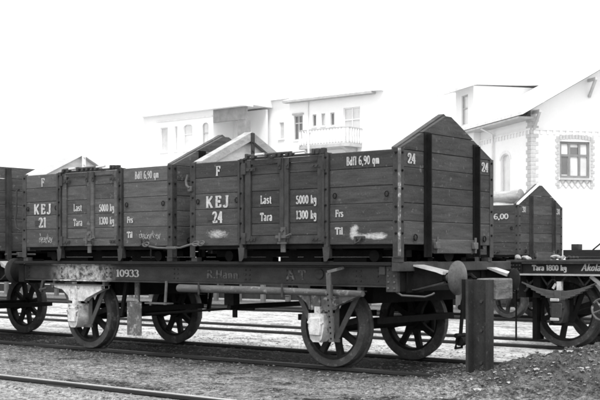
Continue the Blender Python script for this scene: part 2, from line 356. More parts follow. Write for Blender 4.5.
def ground_mat():
    m = bpy.data.materials.new('yard_ground'); m.use_nodes = True
    nt = m.node_tree; N = nt.nodes; L = nt.links; b = N['Principled BSDF']
    tc = N.new('ShaderNodeTexCoord'); sp = N.new('ShaderNodeSeparateXYZ'); L.new(tc.outputs['Object'], sp.inputs[0])
    def nz(scale, detail=8, st=(1, 1, 1), rough=.65):
        mp = N.new('ShaderNodeMapping'); mp.inputs['Scale'].default_value = st; L.new(tc.outputs['Object'], mp.inputs[0])
        n = N.new('ShaderNodeTexNoise'); n.inputs['Scale'].default_value = scale; n.inputs['Detail'].default_value = detail; n.inputs['Roughness'].default_value = rough
        L.new(mp.outputs[0], n.inputs['Vector']); return n.outputs[0]
    def mrange(v, a, c, lo=0., hi=1.):
        n = N.new('ShaderNodeMapRange'); n.inputs['From Min'].default_value = a; n.inputs['From Max'].default_value = c
        n.inputs['To Min'].default_value = lo; n.inputs['To Max'].default_value = hi; L.new(v, n.inputs['Value']); return n.outputs[0]
    def math_(op, a, c=None, k=None):
        n = N.new('ShaderNodeMath'); n.operation = op; L.new(a, n.inputs[0])
        if c is not None: L.new(c, n.inputs[1])
        if k is not None: n.inputs[1].default_value = k
        return n.outputs[0]
    def mix(f, a, c):
        n = N.new('ShaderNodeMix'); n.data_type = 'FLOAT'; L.new(f, n.inputs[0])
        (L.new(a, n.inputs[2]) if not isinstance(a, float) else setattr(n.inputs[2], 'default_value', a))
        (L.new(c, n.inputs[3]) if not isinstance(c, float) else setattr(n.inputs[3], 'default_value', c)); return n.outputs[0]
    big = nz(.9, 6, (.5, 1.2, 1)); mid = nz(3.0, 10, (.8, 1.15, 1), .72); fine = nz(24, 8, (.9, 1, 1), .7); spk = nz(70, 4)
    y = sp.outputs[1]; x = sp.outputs[0]
    wob = math_('MULTIPLY_ADD', mid, k=1.1); 
    yy = math_('ADD', y, math_('MULTIPLY', math_('SUBTRACT', mid, k=.5), k=2.6))
    # foreground cinders with pale worn patches
    fg = mix(mrange(math_('ADD', mid, math_('MULTIPLY', fine, k=.8)), .80, 1.06), .030, .34)
    fg = mix(mrange(big, .42, .60), fg, mix(mrange(fine, .42, .60), .09, .48))
    fg = math_('MULTIPLY', fg, mrange(spk, .35, .65, .45, 1.45))
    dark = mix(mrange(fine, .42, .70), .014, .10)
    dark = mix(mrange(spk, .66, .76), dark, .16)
    pale = mix(mrange(math_('ADD', fine, math_('MULTIPLY', mid, k=.8)), .74, .97), .14, .64)
    pale = mix(mrange(math_('ADD', big, math_('MULTIPLY', mid, k=.6)), .76, .62), pale, mix(mrange(fine, .4, .62), .10, .36))
    turf = mix(mrange(fine, .4, .65), .06, .26)
    pale = mix(math_('MULTIPLY', mrange(yy, 20.1, 20.5), mrange(yy, 25.5, 23.0)), pale, turf)
    front = math_('MULTIPLY', mrange(yy, 6.7, 6.3), mrange(fine, .3, .5, .4, 1.))
    fg = mix(front, fg, mix(mrange(math_('ADD', fine, math_('MULTIPLY', spk, k=.5)), .62, .88), .08, .55))
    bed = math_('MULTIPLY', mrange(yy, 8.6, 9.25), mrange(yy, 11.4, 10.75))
    c = mix(mrange(yy, 10.9, 11.4), fg, pale)
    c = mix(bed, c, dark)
    # earth heap at the end of the track
    dx = math_('MULTIPLY', math_('ADD', x, k=4.0), k=.55); dy = math_('MULTIPLY', math_('SUBTRACT', y, k=9.6), k=.55)
    rr = math_('SQRT', math_('ADD', math_('MULTIPLY', dx, dx), math_('MULTIPLY', dy, dy)))
    rr = math_('ADD', rr, math_('MULTIPLY', math_('SUBTRACT', mid, k=.5), k=.7))
    earth = mix(mrange(math_('ADD', fine, math_('MULTIPLY', mid, k=.6)), .66, 1.0), .018, .17)
    c = mix(mrange(rr, 1.05, .7), c, earth)
    cc = N.new('ShaderNodeCombineColor'); [L.new(c, cc.inputs[i]) for i in range(3)]
    L.new(cc.outputs[0], b.inputs['Base Color']); b.inputs['Roughness'].default_value = .95; b.inputs['Specular IOR Level'].default_value = .15
    bp = N.new('ShaderNodeBump'); bp.inputs['Strength'].default_value = 1.0; bp.inputs['Distance'].default_value = .035
    L.new(math_('ADD', fine, math_('MULTIPLY', spk, k=.5)), bp.inputs['Height']); L.new(bp.outputs[0], b.inputs['Normal'])
    return m
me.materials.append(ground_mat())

# ================================================================== TRACKS
def rail_prof(): return [(-.055, -.13), (.055, -.13), (.055, -.122), (.012, -.108), (.012, -.04), (.033, -.03), (.035, -.006), (.027, 0), (-.027, 0), (-.035, -.006), (-.033, -.03), (-.012, -.04), (-.012, -.108), (-.055, -.122)]
def track(yc, half, x0, x1, sl0, sl1, top_mat):
    t = thing('railway_track', (x0, yc, 0), kind='structure')
    for sgn in (-1, 1):
        y = yc+sgn*half
        obj('rail', MB().prism([(y+a, z) for a, z in rail_prof()], 'x', x0, x1), m_rail, t)
        obj('rail_head', MB().box(x0, x1, y-.024, y+.024, -.002, .003), top_mat, t)
    return t
t0 = track(Y0, .75, -60, 30, -15, -3, m_railtop)
fp = MB().box(-8.36, -7.96, Y0+.75-.062, Y0+.75-.036, -.10, -.03, .004)
f_ = obj('fishplate', fp, m_rail, t0)
b_ = MB()
for k in range(4): b_.lathe([(-.025, .014), (0, .016), (.004, .016)], (-8.31+k*.1, Y0+.75-.062, -.062), 'y', 8)
obj('bolt_row', b_, m_rail, f_, kind='stuff')
t1 = track(Y1, .7525, -60, -4.7, -14.5, -6, m_rail)
t2 = track(Y2, .535, -70, 40, -16, -2, m_rail)
t3 = track(Y3, .535, -70, 40, -18, -4, m_rail)

# ================================================================== CONTAINERS
def container(x0, L, y0, W_, z0, num, label, pale_gable=False, pm=None, letter=True, far=False, seed=0, posts_light=False):
    rnd = random.Random(seed); pm = pm or m_plank
    root = thing('freight_container', (x0, y0, z0), label, 'container', 'gabled timber freight containers')
    k = L/2.80
    X = lambda a: x0+a*k
    zb = [z0+v for v in (.172, .398, .572, .744, .918, 1.088)]
    ztop, zpk = z0+1.088, z0+1.505; yc = y0+W_/2
    def gab(z): return W_/2 if z <= ztop else max(.03, W_/2*(1-(z-ztop)/(zpk-ztop)))     # half width at height z
    g = .0004
    # near side panels
    for a0, a1 in ((.012, .745), (1.955, 2.788)):
        for i in range(5):
            d = rnd.uniform(-.002, .003)
            obj('plank', MB().box(X(a0), X(a1), y0+d, y0+.042, zb[i]+g, zb[i+1]-g, .0065), pm, root)
    # far side
    for i in range(5): obj('plank', MB().box(x0+.012, x0+L-.012, y0+W_-.042, y0+W_, zb[i]+g, zb[i+1]-g, .0065), pm, root)
    # ends
    lv = zb+[z0+1.275, zpk-.025]
    for e, (xa, xb) in enumerate(((x0, x0+.042), (x0+L-.042, x0+L))):
        for i in range(7):
            za, zc = lv[i]+g, lv[i+1]-g; d = rnd.uniform(-.002, .002)
            if i < 5: poly = [(yc-W_/2+.045, za), (yc+W_/2-.045, za), (yc+W_/2-.045, zc), (yc-W_/2+.045, zc)]
            else:
                h0, h1 = gab(za)-.004, gab(zc)-.004
                poly = [(yc-h0, za), (yc+h0, za), (yc+h1, zc), (yc-h1, zc)]
            if i < 5: p = obj('plank', MB().box(xa+d, xb+d, yc-W_/2+.045, yc+W_/2-.045, za, zc, .0065), pm, root)
            else: p = obj('plank', MB().prism([(q_[0], q_[1]+(.003 if q_[1] < (za+zc)/2 else -.003)) for q_ in poly], 'x', xa+d, xb+d), pm, root)
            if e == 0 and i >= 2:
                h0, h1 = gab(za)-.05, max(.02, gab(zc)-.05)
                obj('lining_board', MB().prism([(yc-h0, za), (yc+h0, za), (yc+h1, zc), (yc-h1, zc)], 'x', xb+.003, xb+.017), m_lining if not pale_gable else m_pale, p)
        # capping timbers along the slopes, on the inner face, and an upright strap under the ridge
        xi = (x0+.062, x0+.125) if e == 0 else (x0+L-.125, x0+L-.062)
        cm = (m_pale if pale_gable else m_cap) if e == 0 else pm  # left capping is lighter: brightness from its facing is painted in
        dz = .095
        for sgn in (-1, 1):
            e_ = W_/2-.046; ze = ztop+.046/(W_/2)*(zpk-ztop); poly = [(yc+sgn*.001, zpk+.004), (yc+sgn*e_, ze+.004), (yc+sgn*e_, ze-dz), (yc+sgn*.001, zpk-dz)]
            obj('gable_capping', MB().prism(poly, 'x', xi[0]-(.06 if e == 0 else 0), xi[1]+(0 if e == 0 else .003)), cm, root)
        if e == 0:
            st = MB().box(xi[1]+.002, xi[1]+.014, yc-.028, yc+.028, zpk-.36, zpk-.01)
            for q in range(3): st.lathe([(0, .014), (.012, .014)], (xi[1]+.014, yc, zpk-.32+q*.1), 'x', 6)
            obj('ridge_strap', st, m_pale if pale_gable else m_iron, root)
    # corner angles with bolts
    for (xa, sx) in ((x0, 1), (x0+L, -1)):
        for (ya, sy) in ((y0, 1), (y0+W_, -1)):
            mb = MB()
            a, b2 = sorted((xa-sx*.007, xa+sx*.072)); c, d2 = sorted((ya-sy*.008, ya+sy*.0005))
            mb.box(a, b2, ya-sy*.008 if sy > 0 else ya+.001, ya-.001 if sy > 0 else ya+.008, z0+.045, ztop+.006)
            y_a, y_b = sorted((ya-sy*.008+sy*.0085, ya+sy*.066))
            mb.box(xa-.007 if sx > 0 else xa+.001, xa-.001 if sx > 0 else xa+.007, y_a, y_b, z0+.045, ztop+.006)
            mb.box(*sorted((xa+sx*.004, xa+sx*.09)), *sorted((ya+sy*.004, ya+sy*.08)), z0+.002, z0+.046)
            ca = obj('corner_angle', mb, m_iron, root)
            if sx < 0 and sy > 0 and num == '24': obj('worn_edge', MB().box(xa+.0072, xa+.0085, ya-.0085, ya+.012, z0+.06, ztop+.004).box(xa-.012, xa+.0085, ya-.0095, ya-.0086, z0+.06, ztop+.004), m_limed2, ca)
            bl = MB()
            for i in range(5):
                for q in (.25, .75) if i == 0 else (.5,):
                    zz = zb[i]+(zb[i+1]-zb[i])*q
                    if sy > 0: bl.lathe([(0, .013), (-.008, .013), (-.013, .006)], (xa+sx*.036, ya-.008, zz+.05), 'y', 6)
                    bl.lathe([(0, .013), (-sx*.008, .013), (-sx*.013, .006)], (xa-sx*.007, ya+sy*.036, zz+.05), 'x', 6)
            obj('bolt_row', bl, m_dark, ca, kind='stuff')
    # door posts on the near side (go down as feet), with bolts
    for a0, a1 in ((.752, .80), (1.90, 1.95)):
        mb = MB().box(X(a0), X(a1), y0-.028, y0+.05, z0+.035, ztop+.01, .004)
        mb.box(X(a0)-.015, X(a0)+.012, y0-.0385, y0-.009, z0+.2, ztop)
        p = obj('door_post', mb, m_iron, root)
        obj('post_foot', MB().prism([(X(a0)-.01, z0+.15), (X(a1)+.03, z0+.15), (X(a1)+.02, z0+.04), (X(a1)-.01, z0+.005), (X(a0)+.005, z0+.005)], 'y', y0-.035, y0-.0285), m_iron, p)
        bl = MB()
        for i in range(6): bl.lathe([(0, .012), (-.008, .012), (-.012, .005)], ((X(a0)+X(a1))/2, y0-.028, z0+.25+i*.16), 'y', 6)
        obj('bolt_row', bl, m_dark, p, kind='stuff')
    # two door leaves
    for (a0, a1, s) in ((.822, 1.362, -1), (1.368, 1.885, 1)):
        zl, zh = z0+.185, z0+1.078; w = .078
        mb = MB()
        mb.box(X(a0), X(a0)+(w if s < 0 else .058), y0-.016, y0+.03, zl, zh, .003)
        mb.box(X(a1)-(.058 if s < 0 else w), X(a1), y0-.016, y0+.03, zl, zh, .003)
        xa, xb = X(a0)+(w if s < 0 else .058)+.001, X(a1)-(.058 if s < 0 else w)-.001
        mb.box(xa, xb, y0-.012, y0+.03, zl, zl+.085, .003); mb.box(xa, xb, y0-.012, y0+.03, zh-.05, zh, .003)
        dr = obj('door', mb, m_iron if not posts_light else m_plank2, root)
        zz = [zl+.088, z0+.40, z0+.572, z0+.744, z0+.918, zh-.052]
        for i in range(5): obj('plank', MB().box(xa, xb, y0+.004+rnd.uniform(-.002, .002), y0+.04, zz[i]+.0004, zz[i+1]-.0004, .0065), m_door if not posts_light else pm, dr)
        hx = X(a0)+.02 if s < 0 else X(a1)-.02
        for hz in (zl+.05, zh-.10):
            hb = MB().box(min(hx, hx-s*.13), max(hx, hx-s*.13), y0-.024, y0-.0165, hz-.018, hz+.018)
            hb.box(min(hx, hx+s*.06), max(hx, hx+s*.06), y0-.034, y0-.017, hz-.05, hz+.07)
            for q in range(2): hb.lathe([(0, .011), (-.01, .011)], (hx-s*(.05+.05*q), y0-.024, hz), 'y', 6)
            obj('hinge', hb, m_iron, dr)
        for q in (0, 1): pass
    cx = X(1.365)
    lt = MB().box(cx-.03, cx+.03, y0-.03, y0-.0165, z0+.10, z0+.36).box(cx-.085, cx+.09, y0-.052, y0-.031, z0+.245, z0+.275)
    lt.box(cx-.06, cx+.06, y0-.048, y0-.031, z0+.185, z0+.205).tube([(cx-.02, y0-.06, z0+.30), (cx-.02, y0-.06, z0+.21)], .012, 6).tube([(cx+.06, y0-.055, z0+.26), (cx+.13, y0-.06, z0+.285)], .011, 6)
    lt.lathe([(0, .02), (-.02, .02)], (cx, y0-.03, z0+.33), 'y', 8)
    obj('latch', lt, m_ironlight, root)
    # locking bar over the doors
    lb = MB().box(X(.80), X(1.92), y0-.020, y0+.02, z0+1.083, z0+1.105, .003)
    lb.tube([(X(.86), y0-.024, z0+1.125), (X(1.52), y0-.024, z0+1.125)], .014, 8)
    for q in (.84, .93, 1.12, 1.22, 1.30, 1.40, 1.46, 1.75, 1.80, 1.87):
        lb.box(X(q), X(q)+rnd.uniform(.02, .05), y0-.042, y0+.012, z0+1.09, z0+1.135+rnd.uniform(-.01, .012), .004)
    obj('locking_bar', lb, m_iron, root)
    obj('slide_bolt', MB().tube([(X(1.0), y0-.046, z0+1.125), (X(1.12), y0-.046, z0+1.128)], .014, 8), m_bright, root)
    obj('slide_bolt', MB().tube([(X(1.5), y0-.03, z0+1.125), (X(1.66), y0-.03, z0+1.13)], .012, 8), m_bright, root)
    for q in (-.055, .055):
        obj('top_bracket', MB().box(cx+q-.022, cx+q+.022, y0-.03, y0-.0165, z0+.96, z0+1.075, .003).lathe([(0, .012), (-.01, .012)], (cx+q, y0-.03, z0+1.0), 'y', 6), m_iron, root)
    # sill, underframe, rollers
    sl = MB().box(x0+.10, x0+L-.10, y0+.03, y0+.09, z0+.135, z0+.170).box(x0+.1, x0+L-.1, y0+W_-.09, y0+W_-.03, z0+.135, z0+.170)
    for q in (.2, .8, 1.4, 2.0, 2.6): sl.box(X(q)-.05, X(q)+.05, y0+.091, y0+W_-.091, z0+.12, z0+.168)
    obj('sill', sl, m_dark, root)
    obj('floor', MB().box(x0+.045, x0+L-.045, y0+.045, y0+W_-.045, z0+.1705, z0+.21), m_deck, root)
    sk = MB()
    for yy in (y0+.34, y0+W_-.30):
        sk.box(x0+.12, x0+L-.12, yy-.05, yy+.05, z0+.05, z0+.119)
        for a_, b_ in ((.38, .95), (1.06, 1.62), (1.78, 2.2), (2.30, 2.62)): sk.box(X(a_), X(b_), yy-.05, yy+.05, z0+.002, z0+.0495)
    obj('underframe', sk, m_dark, root)
    ro = None
    for a in (.42, 2.38):
        for yy in (y0+.2, y0+W_-.2, y0+W_/2):
            if ro is None: rr0 = (X(a), yy, z0+.062); ro = obj('roller', MB().lathe([(-.03, .03), (-.03, .06), (.03, .06), (.03, .03)], rr0, 'y', 16), m_dark, root, at=rr0)
            else: twin(ro, (X(a)-rr0[0], yy-rr0[1], 0))
    ro2 = obj('end_roller', MB().lathe([(-.06, .02), (-.06, .1), (.06, .1), (.06, .02)], (x0+L-.12, yc+.1, z0+.10), 'x', 18), m_dark, root)
    # right-hand end: two uprights, bottom flap with catches
    for yy in (y0+.475, y0+W_-.36):
        zt = z0+1.088+(zpk-ztop)*(1-abs(yy-yc)/(W_/2))-.03
        mb = MB().box(x0+L+.003, x0+L+.012, yy-.055, yy+.055, z0+.05, zt).box(x0+L+.0125, x0+L+.060, yy-.012, yy+.004, z0+.05, zt-.02)
        p = obj('end_post', mb, m_dark if not far else m_iron, root)
        obj('bolt_row', MB().lathe([(0, .015), (.014, .015)], (x0+L+.012, yy+.03, z0+.15), 'x', 6).lathe([(0, .015), (.014, .015)], (x0+L+.012, yy+.03, z0+.6), 'x', 6), m_iron, p, kind='stuff')
    ya, yb = y0+.56, y0+W_-.44
    fl = obj('end_flap', MB().box(x0+L+.004, x0+L+.034, ya, yb, z0+.085, z0+.225, .006), m_plank2, root)
    for yy in (ya-.02, yb-.06): obj('catch', MB().box(x0+L+.035, x0+L+.075, yy, yy+.08, z0+.13, z0+.2, .006).tube([(x0+L+.06, yy+.04, z0+.09), (x0+L+.06, yy+.04, z0+.25)], .014, 6), m_ironlight, fl)
    for yy in (y0+.25, y0+W_-.2): obj('end_ring', MB().tube([(x0+L+.018, yy+.03*math.cos(t*.7), z0+.24+.03*math.sin(t*.7)) for t in range(10)], .007, 5), m_dark, root)
    # small rings and staple on the near side
    for a, zz in ((.12, .66), (.70, .66), (2.03, .66), (2.66, .66)): obj('ring', MB().tube([(X(a)+.022*math.cos(t*.7), y0-.014, z0+zz+.026*math.sin(t*.7)) for t in range(10)], .006, 5), m_dark, root)
    obj('label_clip', MB().box(X(.26), X(.36), y0-.012, y0-.004, z0+.45, z0+.51), m_iron, root)
    obj('side_hook', MB().tube([(X(2.28), y0-.02, z0+.25), (X(2.30), y0-.035, z0+.18), (X(2.34), y0-.035, z0+.20), (X(2.36), y0-.02, z0+.24)], .011, 6).box(X(2.27), X(2.40), y0-.012, y0-.004, z0+.225, z0+.255), m_iron, root)
    # lettering
    def P0(a, z): return lambda s, zz, d: (X(a)+s, y0-.004-d, z0+z+zz)
    def PD(a, z): return lambda s, zz, d: (X(a)+s, y0-.0005-d, z0+z+zz)
    def PE(a, z): return lambda s, zz, d: (x0+L+.004+d, y0+a+s, z0+z+zz)
    if letter:
        text('F', P0(.385, .935), .105, root, m_paint)
        text('KEJ', P0(.235, .59), .125, root, m_paint, width=.345, thick=.25, thin=.12, track=.28)
        text(num, P0(.335, .42), .125, root, m_paint, width=.155, thick=.26, track=.1)
        text('Last', PD(1.03, .61), .085, root, m_paint, width=.155, thick=.22, thin=.12, track=.07)
        text('Tara', PD(1.03, .43), .085, root, m_paint, width=.165, thick=.22, thin=.12, track=.07)
        text('5000 kg', PD(1.52, .595), .085, root, m_paint, width=.265, thick=.24, thin=.12, track=.07)
        text('1300 kg', PD(1.52, .44), .085, root, m_paint, width=.265, thick=.24, thin=.12, track=.07)
        text('Bdfl 6,90 qm', P0(2.17, .955), .085, root, m_paint, width=.40, thick=.22, thin=.1, track=.07)
        text('Frs', P0(2.03, .45), .07, root, m_paint, width=.10, thick=.24, thin=.13)
        text('Til', P0(2.03, .275), .07, root, m_paint, width=.095, thick=.24, thin=.13)
    if num != '21': text(num, PE(.13, .955), .10, root, m_paint, width=.14, thick=.24)
    text(num, PE(W_-.24, .955), .10, root, m_paint, width=.14, thick=.24)
    return root, X

ZD = 1.085
c24, X24 = container(-8.905, 2.795, 8.964, 1.77, ZD, '24', 'dark timber container 24 with gabled ends nearest the camera, smeared with chalk', seed=3)
c21, X21 = container(-11.92, 2.72, 8.964, 1.77, ZD, '21', 'paler timber container 21 standing behind container 24 on the same wagon', True, m_plank2, seed=4, posts_light=True)
c31, X31 = container(-12.70, 2.75, 18.42, 1.74, 1.0, '31', 'small dark gabled container with logs far behind, in front of the house', letter=False, far=True, seed=5)
text('6,00', lambda s, zz, d: (-10.45+s, 18.41-d, 1.95+zz-.12), .10, c31, m_paint, width=.30)
obj('gable_edging', MB().prism([(18.42, 2.12), (18.40, 2.09), (19.28, 2.512), (19.29, 2.545)], 'x', -9.98, -9.935), m_pale, c31)

# chalk smears: patches whose cover fades to the rim
def smear(x0, x1, z0, z1, y, parent, shape, name='chalk_smear', n=26, m=14):
    vs, fs, cov = [], [], []
    for j in range(m+1):
        for i in range(n+1):
            u, v = i/n, j/m; vs.append((x0+(x1-x0)*u, y, z0+(z1-z0)*v)); cov.append(shape(u, v))
    fs = [(j*(n+1)+i, j*(n+1)+i+1, (j+1)*(n+1)+i+1, (j+1)*(n+1)+i) for j in range(m) for i in range(n)]
    mb = MB().add(vs, fs); o = obj(name, mb, m_chalk, parent)
    at = o.data.attributes.new('cover', 'FLOAT', 'POINT'); at.data.foreach_set('value', cov)
    return o
def blob(u, v, cu, cv, ru, rv): return math.exp(-((u-cu)/ru)**2-((v-cv)/rv)**2)
smear(-6.76, -6.16, 1.25, 1.50, 8.958, c24, lambda u, v: .66*min(1, blob(u, v, .16, .5, .10, .30)+blob(u, v, .5, .36, .38, .15)+.6*blob(u, v, .24, .72, .10, .16)+.5*blob(u, v, .72, .34, .16, .2))*min(1, 8*u*(1-u), 8*v*(1-v)))
smear(-8.82, -8.22, 1.27, 1.50, 8.957, c24, lambda u, v: .62*blob(u, v, .55, .5, .36, .32)*min(1, 8*u*(1-u), 8*v*(1-v)))
smear(-8.3, -7.95, 1.55, 1.8, 8.958, c24, lambda u, v: .22*blob(u, v, .5, .5, .46, .42))
# chalk handwriting
def scribble(x, z, w, h, y, parent, seed):
    r = random.Random(seed); pts = []; n = 60
    for i in range(n):
        t = i/n; pts.append((t*w+.018*math.sin(i*1.9), h*(.35+.3*math.sin(i*1.35+r.uniform(-.3, .3)))+(h*.5*math.exp(-((t-.1)/.05)**2)*abs(math.sin(i*.9)))+(h*.4*math.exp(-((t-.62)/.04)**2))))
    rb = ribbon(pts, .005, .003); vs = []
    for l, q in rb:
        for p in (l, q): vs.append((x+p[0], y, z+p[1]))
    obj('chalk_writing', MB().add(vs, [(2*i, 2*i+1, 2*i+3, 2*i+2) for i in range(len(rb)-1)]), m_paint, parent)
scribble(-9.74, 1.33, .36, .11, 8.957, c21, 2)
scribble(-11.58, 1.30, .26, .13, 8.957, c21, 5)
# grab handle at the left corner of container 21
obj('grab_handle', MB().tube([(-11.94, 8.93, 2.0), (-11.97, 8.90, 1.98), (-11.97, 8.90, 1.72), (-12.0, 8.90, 1.62), (-11.97, 8.90, 1.5), (-11.94, 8.93, 1.48)], .013, 6), m_iron, c21)
obj('hook_plate', MB().tube([(-8.93, 8.94, 2.05), (-8.95, 8.93, 1.98), (-8.93, 8.92, 1.93), (-8.9, 8.93, 1.9)], .014, 6).box(-8.93, -8.87, 8.93, 8.955, 1.86, 1.92, .004), m_ironlight, c24)

# chain and turnbuckle tying the two containers together
ch = thing('coupling_chain', (-9.1, 8.93, 1.22), 'short chain and turnbuckle tying containers 21 and 24 together', 'chain')
mb = MB().tube([(-9.62, 8.93, 1.285), (-9.52, 8.92, 1.255), (-9.4, 8.92, 1.24), (-9.2, 8.92, 1.235), (-9.02, 8.92, 1.24), (-8.86, 8.92, 1.275), (-8.66, 8.93, 1.285)], .012, 6)
obj('bar', mb, m_ironlight, ch)
obj('turnbuckle', MB().box(-9.25, -9.08, 8.902, 8.938, 1.222, 1.252, .006), m_ironlight, ch)
for xx, zz in ((-9.58, 1.28), (-8.78, 1.283), (-8.70, 1.285)):
    obj('link', MB().tube([(xx+.05*math.cos(t*math.pi/6), 8.915+.012*math.sin(t*math.pi/6), zz+.025*math.sin(t*math.pi/6)) for t in range(13)], .009, 5), m_ironlight, ch)
obj('hanging_hook', MB().tube([(-9.50, 8.92, 1.25), (-9.5, 8.915, 1.16), (-9.49, 8.915, 1.12)], .010, 6), m_dark, ch)

# ================================================================== RUNNING GEAR
def wheel_parts(parent, xc, zc, ynear, R_, nsp, out=-1, tm=m_tyre, wm=m_wheel):
    """spoked wheel; ynear = y of the outer face; out=-1: outer face looks to -y"""
    w = .125; s = -out
    pr = [(0, R_-.075), (0, R_-.006), (s*.01, R_), (s*.09, R_+.004), (s*.098, R_+.026), (s*.12, R_+.026), (s*w, R_+.01), (s*w, R_-.075)]
    hub = MB().lathe([(-s*.02, .045), (-s*.02, .075), (s*.02, .095), (s*.13, .095), (s*.13, .05)], (xc, ynear, zc), 'y', 20)
    for k in range(nsp):
        a = 2*math.pi*(k+.3)/nsp; d = Vector((math.cos(a), 0, math.sin(a))); n_ = Vector((0, 1, 0)); u = d.cross(n_)
        c = Vector((xc, ynear+s*.06, zc)); vs = []
        for rr, hw, ht in ((.07, .050, .034), ((R_-.1)*.55, .031, .026), (R_-.105, .032, .026), (R_-.072, .062, .028)):
            for i, j in ((-1, -1), (1, -1), (1, 1), (-1, 1)): vs.append(c+d*rr+u*(i*hw)+n_*(j*ht))
        fs = [(0, 1, 2, 3), (15, 14, 13, 12)]
        for q in range(3): fs += [(q*4+i, q*4+(i+1) % 4, q*4+4+(i+1) % 4, q*4+4+i) for i in range(4)]
        hub.add(vs, fs)
    hub.lathe([(s*.02, R_-.105), (s*.02, R_-.0755), (s*.105, R_-.0755), (s*.105, R_-.105)], (xc, ynear, zc), 'y', 40, closed=True)
    wh = obj('wheel', hub, wm, parent, at=(xc, ynear, zc))
    obj('tyre', MB().lathe(pr, (xc, ynear, zc), 'y', 56, closed=True), tm, wh, at=(xc, ynear, zc))
    return wh
def channel(x0, x1, yf, z0, z1, depth=.07):
    """sole bar: channel section, open to -y"""
    return MB().prism([(yf, z0), (yf, z0+.013), (yf+depth-.012, z0+.02), (yf+depth-.012, z1-.02), (yf, z1-.013), (yf, z1), (yf+depth, z1), (yf+depth, z0)], 'x', x0, x1)
def axlebox(parent, xc, yf, zc, mat, w=.2):
    mb = MB().prism([(xc-w/2, zc+.13), (xc+w/2, zc+.13), (xc+w/2, zc-.02), (xc+w*.36, zc-.13), (xc+w*.2, zc-.16), (xc-w*.2, zc-.16), (xc-w*.36, zc-.13), (xc-w/2, zc-.02)], 'y', yf, yf+.2)
    mb.box(xc-w*.36, xc+w*.36, yf-.025, yf-.001, zc-.09, zc+.09, .012)
    for q in (-1, 1): mb.lathe([(-.0, .016), (-.018, .016)], (xc+q*w*.42, yf, zc+.04), 'y', 6)
    mb.box(xc-.035, xc+.035, yf+.02, yf+.1, zc+.131, zc+.2)
    return obj('axle_box', mb, mat, parent)
def spring(parent, xc, half, y0, y1, ztop, n, th, mat, sag=0.0, name='leaf_spring'):
    sp = None
    for i in range(n):
        hl = half*(1-.80*i/(n-1)) if n > 1 else half
        mb = MB(); seg = 10; pts = []
        for q in range(seg+1):
            t = -1+2*q/seg; xx = xc+hl*t; pts.append((xx, ztop-i*th-sag*(1-((xx-xc)/half)**2)))
        poly = pts+[(p[0], p[1]-th+.002) for p in pts[::-1]]
        o = obj(name if sp is None else 'leaf', mb.prism(poly, 'y', y0, y1), mat, parent if sp is None else sp)
        if sp is None: sp = o
    obj('buckle', MB().box(xc-.045, xc+.045, y0-.012, y1+.012, ztop-n*th-sag-.012, ztop-sag+.012, .005), mat, sp)
    return sp
def guard(parent, xc, y, ztop, zbot, spread_, mat):
    mb = MB()
    for s in (-1, 1):
        mb.bar((xc+s*spread_, y, ztop), (xc+s*.135, y, zbot+.05), .055, .014); mb.bar((xc+s*.125, y+.0005, ztop-.1), (xc+s*.125, y+.0005, zbot), .05, .012)
    mb.box(xc-.17, xc+.17, y-.03, y-.008, zbot-.005, zbot+.028)
    return obj('axle_guard', mb, mat, parent)
def buffer_(parent, xe, y, z, sgn, house=.34, ext=.16, rd=.165, hm=None, dm=None, name='buffer'):
    """xe: headstock face; sgn: +1 points to +x"""
    P = lambda a: xe+sgn*a
    mb = MB().prism([(P(.019), z+.107), (P(.05), z+.107), (P(house-.06), z+.054), (P(house), z+.03), (P(house), z-.03), (P(.05), z-.112), (P(.019), z-.112)], 'y', y-.055, y+.055).lathe([(sgn*(house-.03), .05), (sgn*(house+.02), .05)], (xe, y, z), 'x', 14)
    mb.box(*sorted((P(0), P(.018))), y-.15, y+.15, z-.15, z+.15, .004)
    bf = obj(name, mb, m_dark, parent)
    up = [(P(.019), z+.125), (P(.06), z+.125), (P(house+.02), z+.062), (P(house+.02), z+.03), (P(house-.06), z+.055), (P(.05), z+.108), (P(.019), z+.108)]
    obj('top_strap', MB().prism(up, 'y', y-.085, y+.085), hm or m_bright, bf)  # bright strap colour paints in the highlight from the sky
    dn = [(P(.019), z-.125), (P(.06), z-.125), (P(house+.02), z-.055), (P(house+.02), z-.035), (P(.05), z-.113), (P(.019), z-.113)]
    obj('bottom_strap', MB().prism(dn, 'y', y-.07, y+.07), m_iron, bf)
    obj('plunger', MB().lathe([(sgn*(house-.05), .034), (sgn*(house+ext), .034)], (xe, y, z), 'x', 14), hm or m_bright, bf)
    e = house+ext
    obj('buffer_head', MB().lathe([(sgn*(e-.10), .036), (sgn*(e-.07), .045), (sgn*(e-.045), .07), (sgn*(e-.025), rd*.68), (sgn*(e-.008), rd*.9), (sgn*(e+.006), rd), (sgn*(e+.022), rd), (sgn*(e+.04), rd*.75), (sgn*(e+.05), rd*.35), (sgn*(e+.053), .001)], (xe, y, z), 'x', 32), dm or m_disc, bf)
    return bf

